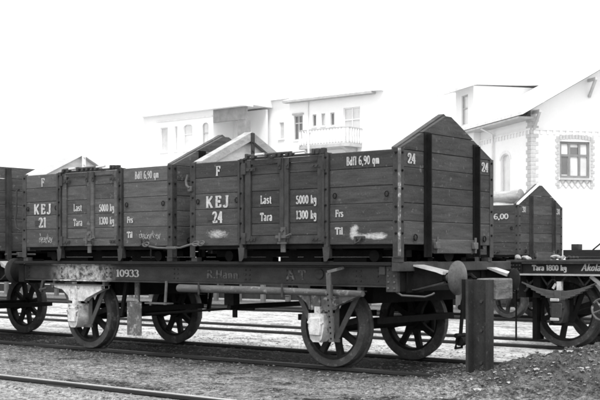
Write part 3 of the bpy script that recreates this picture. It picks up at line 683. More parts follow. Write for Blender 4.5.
# ================================================================== THE LONG WAGON
wg = thing('flat_wagon', (-9.1, Y1, 0), 'long dark flat wagon on spoked wheels carrying containers 21 and 24', 'wagon', 'flat wagons in the yard')
XL, XR = -12.08, -6.16; YN, YF = 9.03, 11.05
dk = obj('deck', MB().box(XL-.02, XR-.05, 8.96, 11.12, 1.050, 1.084, .004), m_deck, wg)
obj('end_beam', MB().box(XR-.049, XR+.04, 8.97, 11.16, .995, 1.088, .006), m_iron, wg)
sb = obj('sole_bar', channel(XL, XR-.13, YN, .84, 1.047), m_sole, wg)
mb = MB()
for xx in [XL+.12+i*.02 for i in (0,)]+[-11.3, -10.45, -10.38, -9.3, -9.24, -8.2, -8.14, -7.62, -7.55, -6.72, -6.66, -6.45]:
    for zz in (.895, .945, .995): mb.lathe([(0, .011), (-.007, .010), (-.010, .004)], (xx, YN+.058, zz), 'y', 6)
obj('rivets', mb, m_iron, sb, kind='stuff')
obj('sole_bar', MB().box(XL, XR-.13, YF-.08, YF, .84, 1.047), m_dark, wg)
obj('end_plate', MB().box(XL-.004, XL+.11, YN-.014, YN-.002, .815, 1.045, .003), m_dark, wg)
for xx in (-11.5, -10.4, -9.1, -7.8, -6.7): obj('cross_member', MB().box(xx-.05, xx+.05, YN+.08, YF-.081, .86, 1.045), m_dark, wg)
for yy in (9.75, 10.33): obj('long_member', MB().box(XL+.05, XR-.14, yy-.04, yy+.04, .87, 1.03), m_dark, wg)
hs = obj('headstock', MB().box(XR-.125, XR-.005, 9.06, 11.02, .795, .994, .006), m_dark, wg)
hp = obj('headstock_plate', MB().box(XR-.14, XR-.008, YN-.02, YN+.028, .795, 1.048, .004), m_iron, wg)
mb = MB()
for xx in (XR-.11, XR-.04):
    for zz in (.83, .89, .95, 1.01): mb.lathe([(0, .012), (-.009, .011), (-.012, .004)], (xx, YN-.02, zz), 'y', 6)
obj('rivets', mb, m_ironlight, hp, kind='stuff')
obj('corner_block', MB().box(XR-.22, XR-.145, YN-.03, YN-.003, .96, 1.048, .005), m_iron, wg)
obj('headstock', MB().box(XL+.0, XL+.1, 9.10, 10.96, .80, 1.046, .006), m_dark, wg)
buffer_(wg, XR-.004, 9.30, .935, 1, .36, .12, .165)
buffer_(wg, XR-.004, 10.72, .90, 1, .26, .05, .115, dm=m_dark)
buffer_(wg, XL-.001, 9.27, .955, -1, .14, .14, .165, dm=m_dark)
buffer_(wg, XL-.001, 10.80, .955, -1, .14, .14, .165, dm=m_dark)
# shunter's handle under the headstock
obj('shunter_handle', MB().tube([(XR-.05, 9.05, .80), (XR+.02, 9.05, .765), (XR+.25, 9.10, .755), (XR+.30, 9.14, .775), (XR+.31, 9.17, .79)], .010, 6), m_ironlight, wg)
# draw hook with hanging coupling
hk = obj('draw_hook', MB().tube([(XR-.01, Y1, .93), (XR+.12, Y1, .93), (XR+.2, Y1, .95), (XR+.24, Y1, .92), (XR+.21, Y1, .87), (XR+.14, Y1, .86)], .024, 8), m_dark, wg)
mb = MB()
for s in (-.04, .04): mb.tube([(XR+.18, Y1+s, .90), (XR+.10, Y1+s, .62)], .014, 6)
mb.tube([(XR+.1, Y1-.06, .62), (XR+.1, Y1+.06, .62)], .028, 8).tube([(XR+.10, Y1, .64), (XR+.07, Y1, .30)], .020, 8)
mb.tube([(XR+.07, Y1-.09, .33), (XR+.07, Y1+.09, .33)], .024, 8).tube([(XR+.07, Y1-.06, .32), (XR+.05, Y1-.06, .20), (XR+.05, Y1+.06, .20), (XR+.07, Y1+.06, .32)], .016, 6).lathe([(-.04, .02), (-.04, .05), (.04, .05), (.04, .02)], (XR+.07, Y1+.02, .27), 'y', 10)
obj('screw_coupling', mb, m_dark, hk)
# wheelsets
for xc in (-10.95, -7.13):
    wheel_parts(wg, xc, .42, 9.228, .42, 8); wheel_parts(wg, xc, .42, 10.82, .42, 8, out=1)
    obj('axle', MB().tube([(xc, 9.05, .42), (xc, 11.03, .42)], .062, 14), m_dark, wg)
    lm = m_limed if xc < -9 else m_limed2
    sq = obj('spring_plate', MB().prism([(xc-.49, .785), (xc+.49, .785), (xc+.49, .755), (xc+.16, .63), (xc+.12, .595), (xc-.15, .595), (xc-.19, .66), (xc-.30, .735), (xc-.49, .76)], 'y', 9.05, 9.13), lm, wg)
    obj('rib', MB().box(xc-.03, xc-.005, 9.035, 9.049, .60, .783), lm, sq)
    obj('rib', MB().box(xc-.15, xc-.135, 9.035, 9.049, .60, .74), lm, sq)
    obj('top_leaf', MB().box(xc-.51, xc+.51, 9.03, 9.14, .786, .80), m_ironlight, sq)
    axlebox(wg, xc-.03, 9.0, .43, m_limed, .2)
    guard(wg, xc, 9.155, .84, .275, .44, m_ironlight)
    for s in (-1, 1): obj('spring_hanger', MB().box(xc+s*.47-.02, xc+s*.47+.02, 9.06, 9.12, .74, .84).tube([(xc+s*.47, 9.035, .765), (xc+s*.47, 9.145, .765)], .018, 8), m_ironlight, wg)
    far_sp = spring(wg, xc, .48, 10.945, 11.035, .775, 5, .028, m_dark)
    obj('axle_box', MB().box(xc-.1, xc+.1, 10.99, 11.16, .28, .56, .02), m_dark, wg)
for xc in (-10.95, -7.13):  # dark beams and plates added to blacken the space under the wagon
    for s in (-1, 1):
        obj('undergear_beam', MB().box(xc+s*.52-.04, xc+s*.52+.04, 9.36, 10.70, .46, .525), m_dark, wg)
        obj('dark_filler', MB().box(xc+s*.36-.05, xc+s*.36+.05, 9.38, 10.98, .66, .86), m_dark, wg)
    obj('filler_plate', MB().box(xc-.40, xc+.40, 10.93, 10.944, .50, .84), m_dark, wg)
# round pole slung under the sole bar
obj('slung_pole', MB().tube([(-9.12, 8.985, .785), (-9.10, 8.985, .785), (-8.0, 8.985, .782), (-6.56, 8.985, .775)], [.04, .045, .042, .03], 14), m_pole, wg)
for xx in (-8.75, -7.55, -6.9): obj('pole_hanger', MB().box(xx-.012, xx+.012, 8.925, 8.933, .72, .86).box(xx-.012, xx+.012, 8.9335, 9.03, .722, .728), m_iron, wg)
# hand brake lever bar with holes, step, brake gear
lv = MB().bar((-6.915, 8.945, .285), (-6.955, 8.945, .98), .055, .014).bar((-6.955, 8.94, .985), (-6.82, 9.04, 1.03), .03, .03)
lo = obj('lever_guide', lv, m_ironlight, wg)
mb = MB()
for k in range(9): mb.lathe([(0, .010), (-.003, .010)], (-6.916-.0012*k*4.5, 8.938, .32+k*.055), 'y', 6)
obj('peg_holes', mb, m_dark, lo, kind='stuff')
obj('step_iron', MB().tube([(-9.34, 9.01, .86), (-9.34, 8.99, .62)], .016, 8).box(-9.62, -9.28, 8.93, 9.06, .598, .612), m_ironlight, wg)
obj('brake_rod', MB().tube([(-10.0, 9.30, .45), (-8.72, 9.34, .55), (-8.3, 9.34, .56)], .016, 6), m_dark, wg)
obj('brake_shaft', MB().tube([(-8.55, 9.2, .58), (-8.55, 10.9, .58)], .03, 8).bar((-8.55, 9.3, .46), (-8.55, 9.3, .74), .06, .02).box(-8.62, -8.48, 9.2, 9.3, .6, .85), m_dark, wg)
for yy, mm in ((9.24, m_limed2), (10.75, m_dark)):
    hg = obj('brake_hanger', MB().bar((-10.26, yy, .86), (-10.36, yy, .42), .05, .03), m_dark, wg)
obj('mud_plate', MB().box(-10.22, -9.97, 9.20, 9.215, .20, .60, .004).box(-10.10, -10.03, 9.216, 9.24, .58, .85), m_limed2, wg)
obj('lever_stub', MB().bar((-11.55, 9.0, .84), (-11.6, 9.0, .70), .04, .03).tube([(-11.62, 9.0, .72), (-11.48, 9.0, .74)], .02, 6), m_iron, wg)
obj('cross_brace', MB().bar((-11.35, 9.5, .85), (-11.05, 9.5, .3), .05, .03), m_dark, wg)
def PS(a): return lambda s, zz, d: (a+s, YN+.056-d, .90+zz)
text('10933', PS(-10.28), .085, wg, m_paint, width=.40)
text('A T', PS(-7.62), .10, wg, m_faint, width=.26)
text('R.Hann', PS(-8.78), .09, wg, m_faint, width=.48)
obj('builder_plate', MB().lathe([(0, .055), (-.012, .055), (-.016, .045)], (-7.18, YN+.057, .96), 'y', 20), m_iron, wg)

# ================================================================== NEIGHBOUR WAGON AT THE LEFT EDGE
nw = thing('flat_wagon', (-15.2, Y1, 0), 'dark wagon cut off by the left edge, its buffers touching the long wagon', 'wagon', 'flat wagons in the yard')
NX = -12.77
obj('deck', MB().box(-18.5, NX+.02, 8.96, 11.12, 1.05, 1.084), m_deck, nw)
obj('sole_bar', channel(-18.5, NX-.1, YN, .84, 1.047), m_iron, nw)
obj('sole_bar', MB().box(-18.5, NX-.1, YF-.08, YF, .84, 1.047), m_dark, nw)
obj('headstock', MB().box(NX-.1, NX, 9.0, 11.08, .80, 1.046, .006), m_dark, nw)
buffer_(nw, NX+.001, 9.27, .955, 1, .14, .12, .165, hm=m_bright, dm=m_iron)
buffer_(nw, NX+.001, 10.80, .955, 1, .14, .12, .165, dm=m_dark)
for xc in (-14.25,):
    wheel_parts(nw, xc, .42, 9.228, .42, 8); wheel_parts(nw, xc, .42, 10.852, .42, 8, out=1)
    obj('axle', MB().tube([(xc, 9.05, .42), (xc, 11.03, .42)], .062, 14), m_dark, nw)
    spring(nw, xc, .48, 9.045, 9.135, .775, 6, .024, m_iron); axlebox(nw, xc, 9.0, .43, m_iron); guard(nw, xc, 9.155, .84, .275, .44, m_iron)
obj('undergear_beam', MB().box(-13.72, -13.65, 9.3, 10.8, .40, .46), m_dark, nw)
nb = thing('freight_container', (-14.2, 8.964, ZD), 'dark container at the left edge, cut flat where its top washes out, behind container 21', 'container')
zz = [1.22, 1.46, 1.65, 1.84, 2.03, 2.20, 2.36]  # flat top shaped to imitate a gable fading into white
for i in range(6):
    obj('plank', MB().box(-12.84, -12.80, 9.0, 10.73, zz[i]+.003, zz[i+1]-.003, .005), m_plank2, nb)
    obj('plank', MB().box(-15.6, -12.85, 8.964, 9.0, zz[i]+.003, zz[i+1]-.003, .005), m_plank2, nb)
    obj('plank', MB().box(-15.6, -12.85, 10.70, 10.735, zz[i]+.003, zz[i+1]-.003, .005), m_plank2, nb)
obj('floor', MB().box(-15.6, -12.85, 9.005, 10.695, 1.19, 1.219), m_dark, nb)
for yy in (9.36, 10.3): obj('end_post', MB().box(-12.797, -12.74, yy-.035, yy+.035, 1.09, 2.34, .004), m_iron, nb)
obj('corner_angle', MB().box(-12.85, -12.79, 8.955, 8.963, 1.09, 2.37).box(-12.797, -12.79, 8.9635, 9.03, 1.09, 2.37), m_iron, nb)
obj('underframe', MB().box(-15.5, -12.9, 9.2, 9.35, 1.086, 1.189).box(-15.5, -12.9, 10.3, 10.45, 1.086, 1.189), m_dark, nb)
obj('catch', MB().box(-12.79, -12.74, 9.5, 9.62, 1.13, 1.2, .006).tube([(-12.76, 9.3, 1.17), (-12.76, 9.8, 1.17)], .014, 6), m_ironlight, nb)

# ================================================================== BUFFER STOP
bs = thing('buffer_stop', (-5.5, 9.3, 0), 'steel channel post with a pale timber cross beam at the end of the track', 'buffer stop')
px0, px1, py = -5.475, -5.235, 9.12
mb = MB().prism([(px0, py), (px0+.028, py), (px0+.034, py+.085), (px1-.034, py+.085), (px1-.028, py), (px1, py), (px1, py+.10), (px0, py+.10)], 'z', -.6, .925)
obj('post', mb, m_channel, bs)
mb = MB()
for q in (.15, .45, .72): mb.lathe([(0, .016), (-.012, .015)], ((px0+px1)/2, py+.085, q), 'y', 8)
obj('rivets', mb, m_iron, bs, kind='stuff')
obj('cross_beam', MB().box(px0+.05, px0+.27, py+.101, 9.53, .735, .935, .012), m_beam, bs)
# dark plate stands in for the shadow left of the post
obj('shadow_plate', MB().box(px0-.085, px0-.002, py+.07, py+.0995, .56, .925), m_dark, bs)

# ================================================================== NARROW-GAUGE WAGON ON THE RIGHT
w2 = thing('flat_wagon', (-4.6, Y2, 0), 'black narrow-gauge flat wagon lettered Tara 1800 kg at the right edge', 'wagon', 'flat wagons in the yard')
A0, A1 = -7.13, -1.6; Q0, Q1 = 12.93, 14.53
obj('deck', MB().box(A0-.02, A1, Q0-.02, Q1+.02, 1.066, 1.098, .004), m_iron, w2)
s2 = obj('sole_bar', MB().box(A0+.20, A1, Q0+.012, Q0+.03, .925, 1.064), m_sole2, w2)
obj('bottom_flange', MB().box(A0+.12, A1, Q0-.02, Q0+.03, .903, .9245), m_bright, s2)
obj('top_flange', MB().box(A0+.2, A1, Q0-.02, Q0+.0115, 1.05, 1.0655), m_iron, s2)
obj('sole_bar', MB().box(A0+.2, A1, Q1-.03, Q1, .90, 1.064), m_dark, w2)
hp = obj('headstock', MB().box(A0, A0+.199, Q0-.012, Q1+.01, .905, 1.064, .005), m_dark, w2)
mb = MB()
for xx in (.02, .05, .1, .14):
    for z_ in (.94, .985, 1.03): mb.lathe([(0, .010), (-.008, .009)], (A0+xx+.03, Q0-.012, z_), 'y', 6)
obj('rivets', mb, m_iron, hp, kind='stuff')
text('Tara 1800 kg', lambda s, z_, d: (A0+.335+s, Q0+.011-d, .965+z_), .07, w2, m_paint, width=.47, thick=.24, thin=.11)
text('Akoladu', lambda s, z_, d: (A0+1.0+s, Q0+.011-d, .965+z_), .085, w2, m_paint, width=.36, slant=.25, thick=.2, thin=.09)
for xc in (-6.44, -3.4):
    wheel_parts(w2, xc, .45, 13.145, .45, 6); wheel_parts(w2, xc, .45, 14.315, .45, 6, out=1)
    obj('axle', MB().tube([(xc, 12.98, .45), (xc, 14.48, .45)], .055, 12), m_dark, w2)
    spring(w2, xc, .50, 12.93, 13.01, .82, 7, .016, m_ironlight, sag=.11)
    axlebox(w2, xc, 12.92, .47, m_iron, .2); guard(w2, xc, 13.06, .905, .28, .36, m_dark)
    for q in (.60, .36): obj('box_strap', MB().box(xc-.09, xc+.03, 12.895, 12.918, q-.018, q+.018, .006), m_bright, w2)
    obj('spring_stop', MB().box(xc-.02, xc+.04, 12.94, 13.0, .72, .83).bar((xc-.04, 12.97, .80), (xc-.08, 12.97, .74), .03, .03), m_limed, w2)
for xx in (-6.95, -6.7, -6.55, -6.2): obj('bracket', MB().bar((xx, 12.99, .90), (xx+.09, 12.99, .78), .02, .012).bar((xx+.20, 12.99, .90), (xx+.09, 12.99, .78), .02, .012), m_iron, w2)
obj('diagonal_brace', MB().bar((-6.02, 12.97, .90), (-5.75, 12.97, .70), .045, .02), m_bright, w2)
obj('hand_wheel', MB().tube([(-5.83+.13*math.cos(t*math.pi/10), 12.88, .50+.13*math.sin(t*math.pi/10)) for t in range(21)], .014, 6).tube([(-5.95, 12.88, .45), (-5.7, 12.88, .55)], .012, 6).tube([(-5.9, 12.88, .6), (-5.76, 12.88, .40)], .012, 6), m_limed2, w2)
for xx in (-6.95, -6.75, -5.8, -4.5): obj('cross_member', MB().box(xx-.05, xx+.05, Q0+.04, Q1-.04, .62, 1.06), m_dark, w2)  # dark members added to darken the underside
cb = obj('centre_buffer', MB().lathe([(0, .06), (-.16, .075), (-.2, .14), (-.24, .14), (-.26, .05)], (A0, Y2, .80), 'x', 20), m_iron, w2)
obj('coupling_loop', MB().tube([(A0-.05, Q0+.25+.1*math.cos(t*math.pi/8), .80+.12*math.sin(t*math.pi/8)) for t in range(17)], .016, 6).tube([(A0-.02, Q0+.15, .9), (A0+.02, Q0+.1, .74), (A0+.22, Q0+.05, .70), (A0+.3, Q0+.05, .82)], .016, 6), m_iron, w2)
obj('life_guard', MB().box(A0+.28, A0+.34, 13.05, 13.25, .08, .90).tube([(A0+.02, 13.1, .90), (A0+.02, 13.1, .05)], .012, 6), m_dark, w2)
def lump(name, x, y, z, r, sc, label, seed, mat, n=5):
    rr = random.Random(seed); bm = bmesh.new()
    for k in range(n):
        mm = Matrix.Translation((rr.uniform(-1, 1)*r*sc, rr.uniform(-.5, .5)*r, r*.55+rr.uniform(-.1, .25)*r)) @ Matrix.Diagonal((rr.uniform(.6, 1.2), rr.uniform(.6, 1), rr.uniform(.5, .7), 1))
        bmesh.ops.create_icosphere(bm, subdivisions=2, radius=r*.8, matrix=mm)
    for v in bm.verts: v.co += Vector((noise.noise(v.co*18+Vector((seed, 0, 0))), noise.noise(v.co*18+Vector((0, seed, 0))), noise.noise(v.co*18+Vector((0, 0, seed)))))*r*.35; v.co.z = max(v.co.z, .003)
    me = bpy.data.meshes.new(name); bm.to_mesh(me); bm.free(); me.materials.append(mat)
    o = bpy.data.objects.new(name, me); COL.objects.link(o); o.location = (x, y, z); tag(o, label, 'bundle', 'bundles on the black wagon deck'); return o
lump('rag_bundle', -6.95, 12.98, 1.098, .055, 1.9, 'pale crumpled bundle on the left end of the black wagon deck', 1, m_bundle)
lump('rag_bundle', -6.50, 13.0, 1.098, .055, 1.6, 'pale crumpled bundle on the black wagon deck, right of the first', 2, m_bundle)
lump('rag_bundle', -6.27, 13.0, 1.098, .04, 2.0, 'dark flattened bundle on the black wagon deck, rightmost of three', 3, m_iron)

# ================================================================== LOW WAGON UNDER THE FAR CONTAINER
w3 = thing('flat_wagon', (-11.5, Y3, 0), 'low narrow-gauge wagon behind, mostly hidden, under the container with logs', 'wagon', 'flat wagons in the yard')
obj('deck', MB().box(-13.4, -9.35, 18.45, 20.15, .965, .998), m_deck, w3)
for yy in (18.5, 20.06): obj('sole_bar', MB().box(-13.4, -9.4, yy, yy+.05, .83, .964), m_dark, w3)
obj('headstock', MB().box(-9.399, -9.3, 18.5, 20.1, .80, .964), m_dark, w3)
for xc in (-10.32, -12.6):
    wheel_parts(w3, xc, .34, 18.71, .34, 6, wm=m_iron); wheel_parts(w3, xc, .34, 19.89, .34, 6, out=1)
    obj('axle', MB().tube([(xc, 18.6, .34), (xc, 20.0, .34)], .05, 10), m_dark, w3)
    axlebox(w3, xc, 18.55, .36, m_iron, .16); spring(w3, xc, .36, 18.56, 18.64, .70, 5, .016, m_dark); guard(w3, xc, 18.66, .83, .22, .3, m_dark)
for xx in (-13.0, -11.8, -11.0, -9.7): obj('cross_member', MB().box(xx-.06, xx+.06, 18.56, 20.05, .5, .96), m_dark, w3)  # dark members added to blacken the space below the deck
for i, (x_, y_, z_, r_, l_) in enumerate(((-12.5, 18.72, 1.99, .13, 2.42), (-12.45, 19.02, 2.03, .16, 2.35), (-12.5, 18.98, 2.27, .12, 2.30))):
    mb = MB(); pts = [(x_+l_*k/8, y_+.02*math.sin(k*1.7+i), z_+.012*math.cos(k*2.1+i)) for k in range(9)]
    mb.tube(pts, [r_*(1+.06*math.sin(k*2.3+i)) for k in range(9)], 14)
    lg = obj('log', mb, m_log)
    tag(lg, ['pale thick log lying lowest and nearest in the far container', 'pale log lying behind the lowest log in the far container', 'topmost pale log sticking out of the far gabled container'][i], 'log', 'logs in the far container')

# ================================================================== FENCE AND RAMP BEHIND THE TRACKS
fn = thing('low_fence', (-14, 22.4, 0), 'low dark board fence with grey posts behind the tracks', 'fence')
FX0 = -34.0; src = None; k = 0
for z0_, z1_ in ((.02, .27), (.29, .53), (.55, .78)):
    x_ = FX0
    while x_ < -3:
        obj('board', MB().box(x_+.005, x_+3.395, 22.42+.004*(k % 3), 22.45, z0_, z1_), m_fence, fn); x_ += 3.4; k += 1
x_ = FX0
while x_ < -3:
    if src is None: src = obj('fence_post', MB().box(x_-.06, x_+.06, 22.30, 22.41, -.3, .84, .01), m_fpost, fn, at=(x_, 22.4, 0)); fx = x_
    else: twin(src, (x_-fx, 0, 0))
    x_ += .85
rp = thing('loading_ramp', (-8, 27, 0), 'low dark timber loading ramp behind the black wagon at the right edge', 'ramp')
obj('ramp_deck', MB().box(-13.3, -3, 27.0, 29.5, 1.14, 1.32, .01), m_deck, rp)
obj('ramp_front', MB().box(-13.25, -3, 27.05, 27.15, -.2, 1.139), m_fence, rp)
obj('bollard', MB().box(-13.12, -12.92, 27.1, 27.35, 1.321, 1.47, .01), m_iron, rp)
pl = tag(obj('leaning_pole', MB().tube([(-12.75, 27.6, 1.32), (-11.6, 27.6, 2.2)], .022, 6), m_iron), 'thin pole leaning up from the loading ramp at the right edge', 'pole')

# ================================================================== BUILDINGS
def walls(mb, P, a0, a1, z0, z1, ops, depth=.14):
    """plane with openings (a0,a1,z0,z1); P(a,z,d) -> point, d = into the wall"""
    As = sorted({a0, a1, *[o[0] for o in ops], *[o[1] for o in ops]}); Zs = sorted({z0, z1, *[o[2] for o in ops], *[o[3] for o in ops]})
    for i in range(len(As)-1):
        for j in range(len(Zs)-1):
            ca, cz = (As[i]+As[i+1])/2, (Zs[j]+Zs[j+1])/2
            if any(o[0] < ca < o[1] and o[2] < cz < o[3] for o in ops): continue
            mb.add([P(As[i], Zs[j], 0), P(As[i+1], Zs[j], 0), P(As[i+1], Zs[j+1], 0), P(As[i], Zs[j+1], 0)], [(0, 1, 2, 3)])
    for o in ops:
        c = [(o[0], o[2]), (o[1], o[2]), (o[1], o[3]), (o[0], o[3])]
        for q in range(4):
            p, r = c[q], c[(q+1) % 4]
            mb.add([P(*p, 0), P(*r, 0), P(*r, depth), P(*p, depth)], [(0, 1, 2, 3)])
def pbox(mb, P, a0, a1, z0, z1, d0, d1):
    vs = [P(a, z, d) for a in (a0, a1) for d in (d0, d1) for z in (z0, z1)]
    mb.add(vs, [(0, 1, 3, 2), (4, 6, 7, 5), (0, 4, 5, 1), (2, 3, 7, 6), (0, 2, 6, 4), (1, 5, 7, 3)])
def window(parent, P, o, cols=2, rows=(.62,), fm=None, gm=None, fw=.05, sill=True, arch=0, depth=.14):
    a0, a1, z0, z1 = o; mb = MB(); d0, d1 = .06, .13
    pbox(mb, P, a0, a0+fw, z0, z1, d0, d1); pbox(mb, P, a1-fw, a1, z0, z1, d0, d1)
    pbox(mb, P, a0+fw, a1-fw, z0, z0+fw, d0, d1); pbox(mb, P, a0+fw, a1-fw, z1-fw, z1, d0, d1)
    for k in range(1, cols): a = a0+(a1-a0)*k/cols; pbox(mb, P, a-fw*.5, a+fw*.5, z0+fw, z1-fw, d0+.005, d1-.005)
    for r in rows: z = z0+(z1-z0)*r; pbox(mb, P, a0+fw, a1-fw, z-fw*.5, z+fw*.5, d0+.01, d1-.01)
    w = obj('window', mb, fm or m_frame, parent)
    if arch:
        mb = MB(); n = 8; am = (a0+a1)/2; hw = (a1-a0)/2
        for s in (-1, 1):
            pts = [(am+s*hw, z1-arch)]+[(am+s*hw*math.cos(t*math.pi/2/n), z1-arch+arch*math.sin(t*math.pi/2/n)) for t in range(1, n+1)]+[(am+s*hw, z1)]
            m_ = len(pts); mb.add([P(*p, .001) for p in pts]+[P(*p, .12) for p in pts], [tuple(range(m_)), tuple(range(m_, 2*m_))]+[(i, (i+1) % m_, m_+(i+1) % m_, m_+i) for i in range(m_)])
        obj('arch_head', mb, m_plaster, w)
    zr = [z0]+[z0+(z1-z0)*r for r in rows]+[z1]
    for i in range(cols):
        for j in range(len(zr)-1):
            mb = MB(); aa, ab = a0+(a1-a0)*i/cols, a0+(a1-a0)*(i+1)/cols
            mb.add([P(aa, zr[j], .11), P(ab, zr[j], .11), P(ab, zr[j+1], .11), P(aa, zr[j+1], .11)], [(0, 1, 2, 3)])
            obj('pane', mb, gm or m_glass, w)
    if sill:
        mb = MB(); pbox(mb, P, a0-.08, a1+.08, z0-.09, z0-.005, -.07, .05); obj('sill', mb, m_trim, w)
    return w

# --- facade block with balcony, in the middle of the background (front parallel to the tracks)
def block(name, loc, x0, x1, yf, yb, ztop, ops, label, pm, roof_over=.4, roof_h=.5, rm=None):
    t = thing(name, loc, label, 'building', 'pale houses behind the yard'); P = lambda a, z, d: (a, yf+d, z)
    mb = MB(); walls(mb, P, x0, x1, -.3, ztop, [o[:4] for o in ops])
    mb.add([(x0, yf, -.3), (x0, yb, -.3), (x0, yb, ztop), (x0, yf, ztop)], [(0, 1, 2, 3)]); mb.add([(x1, yf, -.3), (x1, yb, -.3), (x1, yb, ztop), (x1, yf, ztop)], [(0, 1, 2, 3)])
    mb.add([(x0, yb, -.3), (x1, yb, -.3), (x1, yb, ztop), (x0, yb, ztop)], [(0, 1, 2, 3)])
    obj('wall', mb, pm, t)
    return t, P
m_win = [(-45.52, -44.80, 8.50, 10.05), (-44.02, -43.72, 9.25, 10.0), (-43.32, -43.02, 9.25, 10.0), (-42.62, -42.30, 9.20, 10.0), (-41.6, -40.35, 7.9, 10.2)]
low = [(-45.52, -44.8, 4.6, 6.2), (-43.5, -42.6, 4.6, 6.2), (-41.4, -40.5, 4.6, 6.2)]
bm_, P = block('apartment_house', (-42, 55, 0), -45.88, -38.6, 55, 63, 10.998, m_win+low, 'white house with a balcony and small dark windows, middle of the background', m_plaster)
for i, o in enumerate(m_win+low):
    window(bm_, P, o, 2 if i in (0, 4, 5, 6, 7) else 1, (.68,) if i in (0, 4, 5, 6, 7) else (), gm=m_glass if i in (0, 1, 3) else m_glasspale, fm=m_frame if i < 4 else m_trim, fw=.07)
mb = MB(); pbox(mb, P, -46.1, -39.2, 10.852, 11.0, -.45, -.003); obj('eave', mb, m_soffit, bm_)
mb = MB().add([(-46.1, 54.55, 11.0), (-38.61, 54.55, 11.0), (-39.8, 59, 12.4), (-44.6, 59, 12.4), (-46.1, 63.4, 11.0), (-38.61, 63.4, 11.0)], [(0, 1, 2, 3), (4, 3, 2, 5), (0, 3, 4), (1, 5, 2), (0, 4, 5, 1)]); obj('roof', mb, m_pale, bm_)
mb = MB(); pbox(mb, P, -45.6, -44.72, 10.08, 10.18, -.1, .02); obj('lintel', mb, m_soffit, bm_)
bc = obj('balcony', MB().prism([(-44.1, 54.99), (-44.1, 53.75), (-43.7, 53.5), (-40.6, 53.5), (-40.2, 53.75), (-40.2, 54.99)], 'z', 7.72, 7.9), m_soffit, bm_)
mb = MB()
ring = [(-44.08, 54.98), (-44.08, 53.76), (-43.7, 53.52), (-40.6, 53.52), (-40.22, 53.76), (-40.22, 54.98)]
for a, b in zip(ring, ring[1:]): mb.bar((a[0], a[1], 8.84), (b[0], b[1], 8.84), .10, .07, (0, 0, 1)); mb.bar((a[0], a[1], 7.97), (b[0], b[1], 7.97), .06, .06, (0, 0, 1))
obj('handrail', mb, m_frame, bc)
mb = MB()
for a, b in zip(ring, ring[1:]):
    n = max(2, int(math.hypot(b[0]-a[0], b[1]-a[1])/.21))
    for k in range(n): x_, y_ = a[0]+(b[0]-a[0])*(k+.5)/n, a[1]+(b[1]-a[1])*(k+.5)/n; mb.lathe([(7.93, .05), (8.15, .085), (8.4, .05), (8.8, .065)], (x_, y_, 0), 'z', 6)
obj('balusters', mb, m_trim, bc, kind='stuff')
obj('balcony_bracket', MB().prism([(53.6, 7.715), (54.99, 7.715), (54.99, 7.0)], 'x', -43.8, -43.55).prism([(53.6, 7.715), (54.99, 7.715), (54.99, 7.0)], 'x', -40.8, -40.55), m_soffit, bc)
obj('downpipe', MB().tube([(-44.35, 54.93, .2), (-44.35, 54.93, 10.8)], .05, 6), m_trim, bm_)
tag(obj('flagpole', MB().tube([(-42.55, 53.2, 0), (-42.95, 53.2, 9.0)], .06, 8), m_pale), 'slim white pole standing in front of the balcony house', 'pole')

# --- plain tall house between
n_ops = [(-48.85, -48.45, 9.0, 10.1), (-47.65, -47.25, 9.0, 10.1)]
bn, P = block('apartment_house', (-48, 57.5, 0), -51.2, -46.0, 57.5, 66, 11.6, n_ops, 'plain tall white house set back between the balcony house and the loggia house', m_plaster)
for o in n_ops: window(bn, P, o, 1, (), gm=m_glasspale, fm=m_trim)
mb = MB().add([(-51.5, 57.2, 11.6), (-45.7, 57.2, 11.6), (-47.0, 61.5, 13.6), (-50.2, 61.5, 13.6), (-51.5, 66.3, 11.6), (-45.7, 66.3, 11.6)], [(0, 1, 2, 3), (4, 3, 2, 5), (0, 3, 4), (1, 5, 2), (0, 4, 5, 1)]); obj('roof', mb, m_pale, bn)

# --- house with arched windows and a loggia, left
l_ops = [(-57.6, -56.9, 8.45, 10.15), (-56.2, -55.95, 8.45, 10.15), (-55.35, -54.5, 8.42, 10.2), (-53.55, -52.98, 8.4, 10.2)]
bl_, P = block('apartment_house', (-56, 55, 0), -59.4, -52.55, 55, 64, 11.0, l_ops, 'pale house with arched windows and an open loggia, left of the background', m_plaster)
for i, o in enumerate(l_ops): window(bl_, P, o, 1, (.62,) if i > 1 else (), gm=m_glasspale, fm=m_frame if i == 3 else m_trim, arch=.22 if i > 1 else 0, fw=.06)
mb = MB(); pbox(mb, P, -59.4, -49.4, 11.003, 11.12, -.5, .5); obj('eave', mb, m_pale, bl_)  # near-white eave paints in the fade towards the left
mb = MB().add([(-59.4, 54.5, 11.122), (-49.4, 54.5, 11.122), (-49.4, 60, 12.3), (-59.4, 60, 12.3), (-59.4, 64.3, 11.12), (-49.4, 64.3, 11.12)], [(0, 1, 2, 3), (3, 2, 5, 4), (0, 3, 4), (1, 5, 2), (0, 4, 5, 1)]); obj('roof', mb, m_pale, bl_)
lg = obj('loggia', MB().box(-52.549, -49.6, 57.0, 57.2, -.3, 11.0), m_plaster2, bl_)
obj('loggia_shade_band', MB().box(-52.549, -49.62, 55.0, 55.2, 10.15, 11.0), m_log2, lg)  # dark band stands in for the eave shade above the recess
obj('loggia_column', MB().box(-50.35, -49.62, 55.02, 55.5, -.3, 10.149), m_log2, lg)
obj('loggia_parapet', MB().box(-52.549, -50.351, 55.02, 55.2, -.3, 8.1), m_plaster2, lg)
mb = MB(); pbox(mb, P, -58.0, -52.6, 10.55, 10.65, -.06, -.003); obj('string_course', mb, m_trim, bl_)

